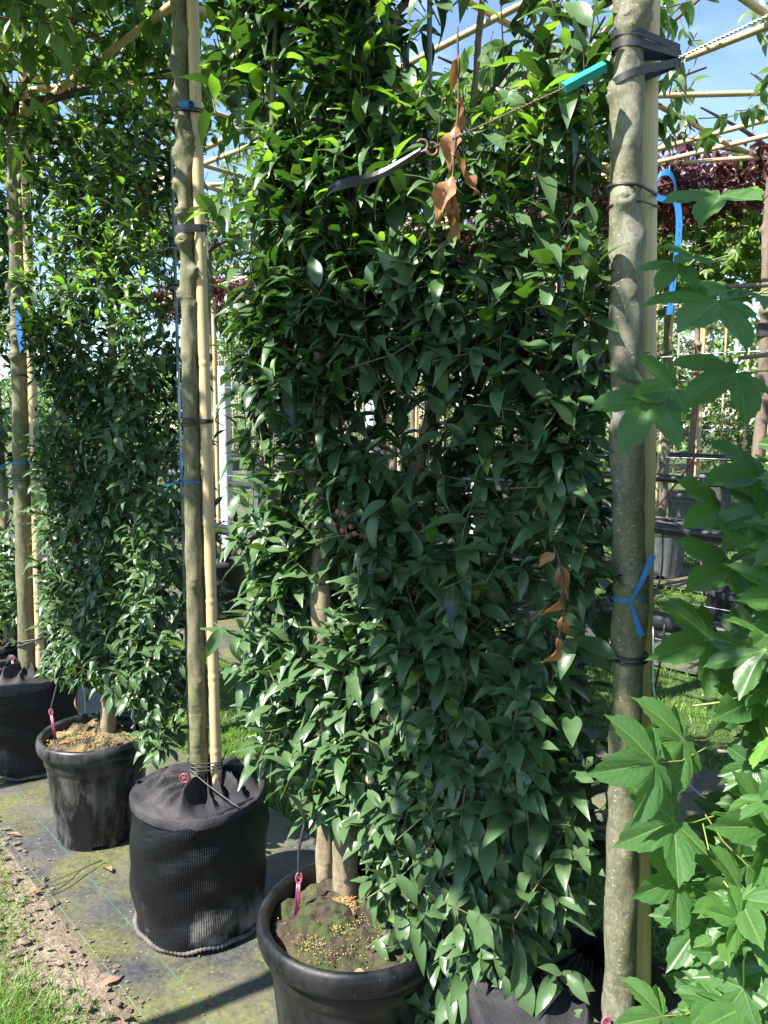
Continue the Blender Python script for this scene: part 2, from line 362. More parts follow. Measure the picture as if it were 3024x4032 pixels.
M['dead_red'] = leaf_mat('red_dead_leaf', (0.26, 0.08, 0.05), (0.36, 0.13, 0.07), (0.30, 0.16, 0.12), (0.5, 0.15, 0.05), 0.15, 0.5, vein=(0.40, 0.22, 0.14))
M['bark'] = bark_mat('smooth_bark', (0.128, 0.124, 0.088), (0.100, 0.092, 0.022), (0.34, 0.33, 0.28), 0.85)
M['bark_green'] = bark_mat('green_bark', (0.135, 0.128, 0.072), (0.115, 0.125, 0.035), (0.27, 0.25, 0.17), 0.7, 0.5)
M['bark_old'] = bark_mat('rough_bark', (0.17, 0.125, 0.10), (0.15, 0.12, 0.08), (0.33, 0.27, 0.23), 0.4, 0.3)
M['bark_laurel'] = bark_mat('laurel_bark', (0.22, 0.17, 0.11), (0.17, 0.15, 0.07), (0.36, 0.31, 0.22), 0.5, 0.5)
M['branch'] = simple('brown_branch', (0.060, 0.040, 0.028), 0.7, 0.35, 30, 0.3)
M['twig'] = simple('green_twig', (0.085, 0.075, 0.030), 0.6, 0.5, 8)
M['petiole'] = simple('petiole', (0.22, 0.27, 0.07), 0.5, 0.3, 20)
M['bamboo'] = bamboo_mat()
M['stake'] = simple('stake_wood', (0.52, 0.39, 0.22), 0.6, 0.22, 5, 0.25, stretch=(30, 30, 0.8))
M['fabric'] = fabric_mat()
M['bag'] = bag_mat('woven_black_bag'); M['lid'] = bag_mat('black_lid_cloth', True)
M['pot'] = pot_mat('black_pot', 0.28); M['pot_dusty'] = pot_mat('dusty_pot', 1.0)
M['pot_grey'] = simple('grey_pot', (0.085, 0.087, 0.092), 0.5, 0.3, 20)
M['seam'] = simple('dusty_seam', (0.085, 0.078, 0.070), 0.9, 0.6, 18, 0.4)
M['soil'] = soil_mat('potting_soil', 0.12); M['soil_pale'] = soil_mat('mossy_soil', 0.8)
M['ground'] = ground_mat(); M['earth'] = bare_soil_mat()
M['grass'] = grass_mat('grass_blades', (0.055, 0.14, 0.014), (0.15, 0.26, 0.04), (0.24, 0.45, 0.05))
M['straw'] = grass_mat('dry_grass', (0.22, 0.17, 0.08), (0.38, 0.30, 0.16), (0.3, 0.24, 0.1))
M['rubber'] = simple('black_rubber', (0.018, 0.018, 0.020), 0.45, 0.3, 40)
M['pipe'] = simple('black_pipe', (0.018, 0.019, 0.022), 0.33, 0.3, 25)
M['steel'] = simple('galvanised_steel', (0.42, 0.45, 0.48), 0.42, 0.25, 40, 0.1, 0.75)
M['rust'] = simple('rusty_hook', (0.12, 0.07, 0.05), 0.6, 0.4, 60, 0.2, 0.4)
M['post'] = simple('galvanised_post', (0.56, 0.58, 0.62), 0.5, 0.15, 6, 0.1, 0.2)
M['wire'] = simple('support_wire', (0.38, 0.40, 0.42), 0.4, 0.15, 30, 0, 0.6)
M['tape'] = tape_mat()
M['teal'] = simple('teal_plastic', (0.012, 0.23, 0.22), 0.4, 0.2, 20)
M['pink'] = simple('pink_plastic', (0.24, 0.055, 0.085), 0.4, 0.2, 30)
M['maroon'] = simple('maroon_plastic', (0.13, 0.018, 0.050), 0.35, 0.2, 30)
M['grain'] = grass_mat('fertiliser_grain', (0.36, 0.20, 0.07), (0.50, 0.36, 0.17), (0.5, 0.35, 0.12))
M['fruit'] = simple('green_fruit', (0.13, 0.21, 0.035), 0.4, 0.3, 40)
M['berry'] = simple('red_berry', (0.30, 0.07, 0.03), 0.35, 0.5, 60)
M['cut'] = simple('cut_wood', (0.48, 0.33, 0.20), 0.7, 0.2, 60)
M['ink'] = simple('dark_print', (0.01, 0.03, 0.12), 0.5, 0.1, 20)

# ---------------------------------------------------------------- leaves
def tmpl_long(width, droop, fold, twist=0.0, n=7, tipw=0.0, base=0.0, wave=0.0, nx=1):
    """A lens-shaped leaf of length 1 along +x, side y, normal z. uv = (distance from midrib, along)."""
    u = np.linspace(0, 1, n); w = 0.5 * width * np.sin(np.pi * u ** (0.85 - base)) ** 0.8
    w = np.maximum(w * (1 - 0.35 * np.clip(u - 0.7, 0, 1) / 0.3 * (1 - tipw)), 0.004)
    cols = np.linspace(-1, 1, 2 * nx + 1); V = []; UVs = []
    for k in range(n):
        for c in cols:
            y = c * w[k] + twist * u[k] ** 2 * 0.15
            z = fold * abs(c) * w[k] - droop * u[k] ** 2 + wave * math.sin(u[k] * 9 + c * 2) * abs(c) * 0.05
            V.append((u[k] * (1 - 0.25 * droop * u[k]), y, z)); UVs.append((abs(c) * w[k], u[k]))
    m = len(cols); F = [(k * m + c, k * m + c + 1, (k + 1) * m + c + 1, (k + 1) * m + c) for k in range(n - 1) for c in range(m - 1)]
    return np.array(V), np.array(F), np.array(UVs)

def tmpl_lobed(droop, cup, rs, lobes=((0, 1.0), (54, 0.88), (-54, 0.88), (112, 0.56), (-112, 0.56)), sinus=0.46, fan=16):
    """A palmate leaf, petiole junction at the origin, main lobe along +x."""
    axes = sorted(math.radians(a) for a, _ in lobes); ln = {math.radians(a): l for a, l in lobes}; lens_ = None
    pts = []
    ext = [axes[0] - 0.75] + axes + [axes[-1] + 0.75]
    lens = [0.16] + [ln[a] for a in axes] + [0.16]
    for i in range(len(ext) - 1):
        a0, a1 = ext[i], ext[i + 1]
        s0, s1 = lens[i], lens[i + 1]
        K = fan
        for k in range(K):
            f = k / K
            lo = sinus * min(1, (s0 + s1) / 1.5)
            end0 = i == 0; end1 = i == len(ext) - 2
            g = f if f < 0.5 else 1 - f; tip = s0 if f < 0.5 else s1; flat_ = end0 if f < 0.5 else end1
            if flat_: r = tip + (lo - tip) * g * 2
            else: r = lo + (tip * 0.93 - lo) * (1 - (g / 0.5) ** 1.65) + 0.07 * tip * math.exp(-g / 0.035)
            if k % 2 == 1: r *= 0.962
            pts.append((a0 + (a1 - a0) * f, r))
    pts.append((ext[-1], 0.16))
    def z(x, y, th, d): return -droop * (x * x) - cup * (y * y) + 0.55 * min(d, 0.12)
    V = [(0, 0, 0)]; UVs = [(0, 0)]; n = len(pts)
    for fr in (0.5, 1.0):
        for th, r in pts:
            na = min(axes, key=lambda a: abs(a - th)); d = abs(math.sin(th - na)) * r * fr
            x, y = r * fr * math.cos(th), r * fr * math.sin(th)
            wob = rs.uniform(-0.012, 0.012)
            V.append((x, y, z(x, y, th, d) + wob)); UVs.append((d, min(1.0, r * fr)))
    T = [(0, 1 + k, 2 + k) for k in range(n - 1)]
    Q = [(1 + k, 1 + n + k, 2 + n + k, 2 + k) for k in range(n - 1)]
    return np.array(V), [np.array(T), np.array(Q)], np.array(UVs)

def place_leaves(mb, P, D, N, L, tmpls, rng):
    """Instance the leaf templates at P, along D, normal near N, scaled by L."""
    P = np.atleast_2d(P); D = unit(np.atleast_2d(D)); N = np.atleast_2d(N)
    S = unit(np.cross(N, D)); N = np.cross(D, S); L = np.broadcast_to(L, (len(P),))
    pick = rng.integers(0, len(tmpls), len(P))
    for k, (T, F, UVv) in enumerate(tmpls):
        i = np.nonzero(pick == k)[0]
        if not len(i): continue
        V = P[i, None, :] + L[i, None, None] * (T[None, :, 0:1] * D[i, None, :] + T[None, :, 1:2] * S[i, None, :] + T[None, :, 2:3] * N[i, None, :])
        off = (np.arange(len(i)) * len(T))[:, None, None]
        Fs = [(f[None] + off).reshape(-1, f.shape[1]) for f in (F if isinstance(F, list) else [F])]
        mb.add(V.reshape(-1, 3), Fs, np.tile(UVv, (len(i), 1)))

def clusters(tips, dirs, n, seg, rng, droop=0.4, phi0=80, phi1=35, upn=0.8, outn=0.7, outv=None):
    """Leaf origins, directions and normals of n leaves spread along each twig."""
    m = len(tips); dirs = unit(dirs)
    ref = np.where(np.abs(dirs[:, 2:3]) < 0.9, np.array([[0, 0, 1.0]]), np.array([[1.0, 0, 0]]))
    e1 = unit(np.cross(dirs, ref)); e2 = np.cross(dirs, e1)
    j = np.arange(n); f = j / max(1, n - 1); az = j * 2.4 + rng.uniform(0, 6.28, m)[:, None] + rng.normal(0, 0.25, (m, n))
    phi = np.radians(phi0 + (phi1 - phi0) * f)[None, :] + rng.normal(0, 0.22, (m, n))
    seg = np.broadcast_to(seg, (m,))
    P = tips[:, None, :] - dirs[:, None, :] * (seg[:, None] * (1 - f))[..., None]
    perp = np.cos(az)[..., None] * e1[:, None, :] + np.sin(az)[..., None] * e2[:, None, :]
    D = np.cos(phi)[..., None] * dirs[:, None, :] + np.sin(phi)[..., None] * perp
    D[..., 2] -= droop * rng.uniform(0.3, 1.5, (m, n)); D = unit(D)
    N = outn * dirs[:, None, :] + rng.normal(0, 0.32, (m, n, 3)); N[..., 2] += upn
    if outv is not None: N += outv[:, None, :]
    return P.reshape(-1, 3), D.reshape(-1, 3), N.reshape(-1, 3)

def sticks(mb, A, B, r0, r1):
    """Thin four-sided twigs from A to B, all at once."""
    A = np.asarray(A, float); B = np.asarray(B, float); T = unit(B - A)
    ref = np.where(np.abs(T[:, 2:3]) < 0.9, np.array([[0, 0, 1.0]]), np.array([[1.0, 0, 0]]))
    a = unit(np.cross(T, ref)); b = np.cross(T, a); V = []
    mid = (A + B) / 2 + 0.06 * np.linalg.norm(B - A, axis=1)[:, None] * b
    for P, r in ((A, r0), (mid, (r0 + r1) / 2), (B, r1)):
        for k in range(4): V.append(P + r * (math.cos(k * math.pi / 2) * a + math.sin(k * math.pi / 2) * b))
    V = np.stack(V, 1); m = len(A); J = np.arange(4); J2 = (J + 1) % 4
    F = np.concatenate([np.stack([J, J2, 4 + J2, 4 + J], -1), np.stack([4 + J, 4 + J2, 8 + J2, 8 + J], -1)])
    mb.add(V.reshape(-1, 3), [(F[None] + (np.arange(m) * 12)[:, None, None]).reshape(-1, 4)])

def lump(P, seed, sc=3.0):
    """A cheap smooth noise in 0..1 that gives a crown denser and thinner places."""
    r = np.random.default_rng(seed); v = np.zeros(len(P))
    for _ in range(7):
        k = r.normal(0, sc, 3); v += np.sin(P @ k + r.uniform(0, 6.28))
    return 0.5 + v / 7.0

LAUREL = [tmpl_long(w, d, f, tw, 9, wave=wv) for w, d, f, tw, wv in ((0.37, 0.28, 0.35, 0.3, 0.3), (0.34, 0.45, 0.45, -0.5, 0.5), (0.40, 0.20, 0.25, 0.2, 0.6),
          (0.35, 0.62, 0.40, 0.6, 0.3), (0.31, 0.36, 0.60, -0.3, 0.4), (0.38, 0.14, 0.30, 0.0, 0.7))]
OVAL = [tmpl_long(w, d, f, tw, 5) for w, d, f, tw in ((0.50, 0.25, 0.35, 0.3), (0.46, 0.45, 0.5, -0.4), (0.54, 0.12, 0.25, 0.4), (0.42, 0.35, 0.7, 0.1))]
SMALL = [tmpl_long(w, d, f, 0.2, 4) for w, d, f in ((0.55, 0.2, 0.3), (0.50, 0.4, 0.5), (0.6, 0.1, 0.2))]
CURLED = [tmpl_long(w, d, f, tw, 9, wave=2.2, nx=2) for w, d, f, tw in ((0.34, 0.5, 0.9, 0.8), (0.42, 0.25, 0.6, -0.9), (0.30, 0.75, 1.1, 0.5), (0.46, -0.3, 0.5, 0.6))]
_rs = np.random.default_rng(5)
GUM = [tmpl_lobed(d, c, _rs) for d, c in ((0.14, 0.14), (0.34, 0.05), (0.05, 0.34), (0.42, 0.25), (0.2, -0.2))]
FIELD = [tmpl_lobed(d, c, _rs, ((0, 1), (55, 0.9), (-55, 0.9)), 0.5, 5) for d, c in ((0.3, 0.3), (0.5, 0.1))]

# ---------------------------------------------------------------- trunks and their branches
def knotty(seed, knots, rough=0.0012, amp=0.0):
    r = np.random.default_rng(seed); ph = r.uniform(0, 6.28, 6); ks = r.uniform(6, 40, 6)
    def d(P, fr, dirs):
        th = np.arctan2(dirs[:, 1], dirs[:, 0])
        v = rough * (np.sin(2 * th + ks[0] * P[2] + ph[0]) + np.sin(3 * th - ks[1] * P[2] + ph[1]) + 0.7 * np.sin(ks[2] * P[2] + ph[2]) + 0.5 * np.sin(5 * th + 60 * P[2]))
        for z, az, a, w in knots:
            dt = (th - math.radians(az) + math.pi) % (2 * math.pi) - math.pi
            q = ((P[2] - z) ** 2 + (0.032 * dt) ** 2) / (w * w)
            v = v + 1.5 * a * np.exp(-q) - 1.0 * a * np.exp(-q * 9) + 0.22 * a * np.exp(-q) * np.sin(np.sqrt(q) * 16)
        return v
    return d

def trunk_obj(pts, rad, knots, mat, parent, seed, step=0.008, n=28, name='trunk', rough=0.0012):
    pts = np.array(pts, float); P = smooth_path(pts[np.argsort(-pts[:, 2])][::-1], 8)
    L = np.concatenate([[0], np.cumsum(np.linalg.norm(np.diff(P, axis=0), axis=1))]); q = np.linspace(0, L[-1], max(8, int(L[-1] / step)))
    P = np.stack([np.interp(q, L, P[:, k]) for k in range(3)], 1)
    mb = MB(); tube(mb, P, rad, n, True, knotty(seed, knots, rough)); return mb.obj(name, mat, parent), P

def bamboo_mesh(name, P, r, mat, nodes=0.24):
    P = np.asarray(P, float); L = np.concatenate([[0], np.cumsum(np.linalg.norm(np.diff(P, axis=0), axis=1))])
    q = np.linspace(0, L[-1], max(12, int(L[-1] / 0.006))); PP = np.stack([np.interp(q, L, P[:, k]) for k in range(3)], 1)
    ph = (q + 0.08) % nodes; ph = np.minimum(ph, nodes - ph); rr = r * (1 + 0.055 * np.exp(-(ph / 0.006) ** 2) - 0.05 * np.exp(-((ph - 0.012) / 0.006) ** 2))
    mb = MB(); tube(mb, PP, rr, 12); return mb.mesh(name, mat)

def crown_arrays(seed, sx, sy, z0, z1, ntips, kind, L, nper=6, gap=0.42, hang=0.6):
    """Leaves and twigs of a roof-trained crown round (0, 0), row frame axes."""
    rng = np.random.default_rng(seed)
    P = np.stack([rng.uniform(-sx, sx, ntips * 3), rng.uniform(-sy, sy, ntips * 3), rng.uniform(z0, z1, ntips * 3)], 1)
    keep = lump(P, seed, 2.6) > gap - 0.15 * rng.uniform(0, 1, len(P)); P = P[keep][:ntips]
    edge = np.maximum(np.abs(P[:, 0]) / sx, np.abs(P[:, 1]) / sy)
    P[:, 2] -= 0.10 * edge ** 3 * rng.uniform(0, 1, len(P))
    D = rng.normal(0, 0.6, P.shape); D[:, 2] = rng.normal(-0.05, 0.6, len(P)); D[:, :2] += 0.5 * P[:, :2] / np.array((sx, sy))
    seg = rng.uniform(0.07, 0.18, len(P))
    lp, ld, ln = clusters(P, D, nper, seg, rng, hang, 75, 40, 0.9, 0.3)
    mb = MB(); place_leaves(mb, lp, ld, ln, L * rng.uniform(0.65, 1.2, len(lp)), kind, rng)
    tw = MB(); sticks(tw, P - unit(D) * (seg[:, None] + 0.10), P, 0.003, 0.0015)
    return mb, tw, P

def crown_meshes(name, mat, *a, **k):
    mb, tw, P = crown_arrays(*a, **k)
    return mb.mesh(name + '_crown', mat), tw.mesh(name + '_twigs', M['branch']), P

def limbs(root, top, sx, sy, zc, seed, n=7, mat=None):
    rng = np.random.default_rng(seed)
    for k in range(n):
        a = 2 * math.pi * k / n + rng.uniform(-0.3, 0.3)
        e = np.array((math.cos(a) * sx * 0.85, math.sin(a) * sy * 0.85, zc + rng.uniform(-0.05, 0.12)))
        top_ = np.array(top, float) - (0, 0, rng.uniform(0, 0.14))
        mid = top_ * 0.55 + e * 0.45 + np.array((0, 0, 0.05 + rng.uniform(-0.04, 0.05)))
        mb = MB(); tube(mb, smooth_path([top_, mid, e + rng.normal(0, 0.05, 3)], 6), [0.017, 0.011, 0.004], 7)
        mb.obj('limb', mat or M['branch'], root)

# ---------------------------------------------------------------- the setting
def row_sheet(name, s0, s1, t0, t1, z, mat, ns, nt_, und=0.0, seed=0, edge=0.0, kind='structure'):
    sm = (s0 + s1) / 2; o_s = sm
    ss = np.unique(np.concatenate([np.linspace(s0, s1, ns), [2.6] if s0 < 2.6 < s1 else [], [14.0] if s0 < 14 < s1 else []])); tt = np.linspace(t0, t1, nt_)
    rng = np.random.default_rng(seed); S, T = np.meshgrid(ss, tt, indexing='ij'); Z = np.vectorize(lambda q: gz(min(q, 14.0)))(S) + z
    if und:
        v = np.zeros_like(S)
        for _ in range(6):
            k = rng.normal(0, 6, 2); v += np.sin(k[0] * S + k[1] * T + rng.uniform(0, 6.28))
        Z = Z + und * v / 3
    Y = S - o_s
    if edge:
        e = sum(np.sin(T * k + p) for k, p in ((3.1, 0.2), (7.7, 1.0), (17.0, 2.0), (41.0, 0.5))) / 4 * edge
        Y = Y + e * (np.abs(S - s0) < 1e-6) - e * (np.abs(S - s1) < 1e-6) * 0.7
    V = np.stack([T, Y, Z], -1).reshape(-1, 3); a, b = S.shape
    I = np.arange(a - 1)[:, None] * b; J = np.arange(b - 1)[None, :]
    mb = MB(); mb.add(V, [np.stack([I + J + 1, I + J, I + b + J, I + b + J + 1], -1).reshape(-1, 4)])
    o = mb.obj(name, mat); w = W(0, o_s); o.location = (w[0], w[1], 0); o.rotation_euler = (0, 0, ROT)
    o['kind'] = kind; return o

row_sheet('ground', -60, 90, -90, 90, 0.0, M['ground'], 60, 40)
row_sheet('soil_strip', 0.40, 0.80, -6, 0.6, 0.012, M['earth'], 26, 300, 0.006, 3, 0.03)
row_sheet('weed_fabric_path', 0.758, 1.66, -9, 1.2, 0.022, M['fabric'], 22, 160, 0.0022, 4, 0.006)
for k, (a, b) in enumerate(((2.55, 3.28), (4.32, 5.02), (6.05, 6.80), (7.8, 8.5), (9.5, 10.3))):
    row_sheet('weed_fabric_path', a, b, -24, 4, 0.022, M['fabric'], 10, 120, 0.0022, 10 + k, 0.02)

def grass(name, n, s0, s1, t0, t1, h0, h1, seed, mat, sdens=None, lean=0.5, wdt=0.0022, label=None):
    rng = np.random.default_rng(seed)
    s = rng.uniform(s0, s1, n); t = rng.uniform(t0, t1, n)
    if sdens is not None:
        k = rng.uniform(0, 1, n) < sdens(s, t); s = s[k]; t = t[k]; n = len(s)
    cl = np.clip(0.35 + 0.9 * lump(np.stack([s, t, s * 0], 1), seed, 5.0), 0.3, 1.3)
    h = rng.uniform(h0, h1, n) * cl; z = 0.06 * np.maximum(0, s - 2.6)
    B = np.stack([U[0] * t + NV[0] * s, U[1] * t + NV[1] * s, z], 1)
    a = rng.uniform(0, 6.28, n); side = np.stack([np.cos(a), np.sin(a), a * 0], 1)
    b = rng.uniform(0, 6.28, n); ln = np.stack([np.cos(b), np.sin(b), b * 0], 1) * (h * lean * rng.uniform(0.2, 1.6, n))[:, None]
    up = np.array((0, 0, 1.0)) * h[:, None]; w = wdt * rng.uniform(0.7, 1.5, n)[:, None]
    V = np.stack([B - side * w, B + side * w, B + ln * 0.35 + up * 0.6 + side * w * 0.8, B + ln * 0.35 + up * 0.6 - side * w * 0.8, B + ln + up * 0.92], 1)
    off = (np.arange(n) * 5)[:, None]
    mb = MB(); mb.add(V.reshape(-1, 3), [np.array([[0, 1, 2, 3]]) + off, np.array([[3, 2, 4]]) + off])
    o = mb.obj(name, mat); tag(o, label, 'grass', kind='stuff'); return o

fall = lambda a, b: (lambda s, t: np.clip((b - s - 0.05 * np.sin(t * 5) - 0.03 * np.sin(t * 13)) / (b - a), 0, 1) ** 1.6)
grass('grass', 60000, 0.1, 0.72, -4.4, -1.2, 0.03, 0.085, 1, M['grass'], fall(0.52, 0.74), 0.8, 0.0016, 'sunlit long grass at the lower left edge of the path')
grass('dry_grass', 2600, 0.2, 0.82, -4.4, -0.8, 0.015, 0.06, 2, M['straw'], fall(0.3, 0.85), 2.2, 0.0011, 'dry straw bits on the bare earth beside the fabric')
grass('grass', 42000, 1.62, 2.58, -6.6, 1.2, 0.02, 0.055, 3, M['grass'], None, 0.7, 0.0022, 'mown grass between the front pots and the black pipe')
grass('grass', 30000, 3.24, 4.36, -9.5, 1.5, 0.02, 0.05, 4, M['grass'], None, 0.7, 0.003, 'mown grass strip beyond the black pipe')
grass('grass', 26000, 4.98, 6.1, -12, 0.5, 0.02, 0.05, 6, M['grass'], None, 0.7, 0.004, 'far mown grass strip in front of the leaning orange stake')
grass('grass', 22000, 6.76, 9.6, -16, 0.5, 0.02, 0.06, 7, M['grass'], None, 0.7, 0.005, 'farthest grass at the foot of the pale hedges')

def crumbs(name, label, n, s0, s1, t0, t1, r0, r1, seed, mat, skew=1.0):
    rng = np.random.default_rng(seed); s = s0 + (s1 - s0) * rng.uniform(0, 1, n) ** skew; t = rng.uniform(t0, t1, n); r = rng.uniform(0, 1, n) ** 3 * (r1 - r0) + r0
    C_ = np.stack([U[0] * t + NV[0] * s, U[1] * t + NV[1] * s, 0.026 + r * 0.2], 1)
    ov = np.array([(1, 0, 0), (-1, 0, 0), (0, 1, 0), (0, -1, 0), (0, 0, 0.8), (0, 0, -0.6), (0.6, 0.6, 0.4), (-0.6, -0.5, 0.4)], float)
    of = np.array([(0, 6, 4), (6, 2, 4), (2, 1, 4), (1, 7, 4), (7, 3, 4), (3, 0, 4), (6, 0, 5), (2, 6, 5), (1, 2, 5), (7, 1, 5), (3, 7, 5), (0, 3, 5)])
    V = C_[:, None, :] + ov[None] * r[:, None, None] * rng.uniform(0.6, 1.3, (n, 8, 1)) * np.stack([rng.uniform(0.6, 1.8, n), rng.uniform(0.6, 1.4, n), rng.uniform(0.5, 0.9, n)], 1)[:, None, :]
    mb = MB(); mb.add(V.reshape(-1, 3), [(of[None] + (np.arange(n) * 8)[:, None, None]).reshape(-1, 3)]); return tag(mb.obj(name, mat, None, False), label, 'soil crumbs', kind='stuff')
crumbs('soil_crumbs', 'clods of earth along the edge of the weed fabric', 2600, 0.42, 0.80, -4.4, -1.2, 0.002, 0.014, 31, M['earth'])
crumbs('soil_crumbs', 'crumbs and litter scattered over the weed fabric', 700, 0.76, 1.5, -4.4, -0.6, 0.0012, 0.005, 32, M['straw'], 1.6)
crumbs('soil_crumbs', 'dark bark crumbs on the fabric behind the right trunk', 500, 2.6, 3.2, -3.0, 0.5, 0.004, 0.014, 33, M['branch'])

# ---------------------------------------------------------------- containers
def soil_disc(r, z, mat, parent, seed, heap=0.03, cx=0.0, cy=0.0, amp=0.010):
    rng = np.random.default_rng(seed); nr, na = 26, 72
    rr = np.linspace(0.004, r, nr); an = np.arange(na) * 2 * math.pi / na
    X = rr[:, None] * np.cos(an); Y = rr[:, None] * np.sin(an)
    P = np.stack([X, Y, X * 0], -1).reshape(-1, 3)
    Z = z + heap * np.exp(-((X - cx) ** 2 + (Y - cy) ** 2) / 0.012) + amp * (2 * lump(P, seed, 45).reshape(X.shape) - 1) + 0.6 * amp * (2 * lump(P, seed + 1, 120).reshape(X.shape) - 1) - 0.02 * (rr[:, None] / r) ** 6
    Z += rng.normal(0, 0.0022, X.shape)
    I = np.arange(nr - 1)[:, None] * na; J = np.arange(na)[None, :]; J2 = (J + 1) % na
    mb = MB(); mb.add(np.stack([X, Y, Z], -1).reshape(-1, 3), [np.stack([I + J, I + na + J, I + na + J2, I + J2], -1).reshape(-1, 4)])
    return mb.obj('soil', mat, parent)

def pot(label, loc, s=1.0, mat='pot', soil='soil', group=None, rz=0.0, flutes=14, seed=1, heap=(0, 0)):
    root = thing('plant_pot', label, 'pot', loc, rz, group)
    def fl(r, z, ang, k):
        q = np.clip((0.335 * s - z) / (0.05 * s), 0, 1) * np.clip(z / (0.03 * s), 0, 1)
        g = np.clip(np.sin(ang * flutes) * 3.0, -1, 1)
        zz = np.full_like(ang, z)
        if k == 0: zz = zz + 0.016 * s * (np.sin(ang * 5 + 0.6) > 0.72)
        return r * (1 - 0.022 * q * (g * 0.5 + 0.5)), zz
    wall = [(0.172, 0.0), (0.176, 0.03), (0.182, 0.09), (0.190, 0.17), (0.198, 0.25), (0.204, 0.318), (0.206, 0.335), (0.2115, 0.341), (0.2135, 0.37), (0.216, 0.402), (0.207, 0.402), (0.203, 0.36)]
    mb = MB(); lathe(mb, [(r * s, z * s) for r, z in wall], 112, fl); w = mb.obj('pot_wall', M[mat], root)
    rim = [(0.210, 0.396), (0.226, 0.391), (0.2325, 0.394), (0.2365, 0.406), (0.238, 0.424), (0.235, 0.440), (0.228, 0.449), (0.219, 0.450), (0.211, 0.443), (0.207, 0.43), (0.205, 0.39)]
    mb = MB(); lathe(mb, [(r * s, z * s) for r, z in rim], 96); mb.obj('rim', M[mat], root)
    soil_disc(0.2055 * s, 0.418 * s, M[soil], root, seed, 0.022, heap[0], heap[1], 0.014)
    return root

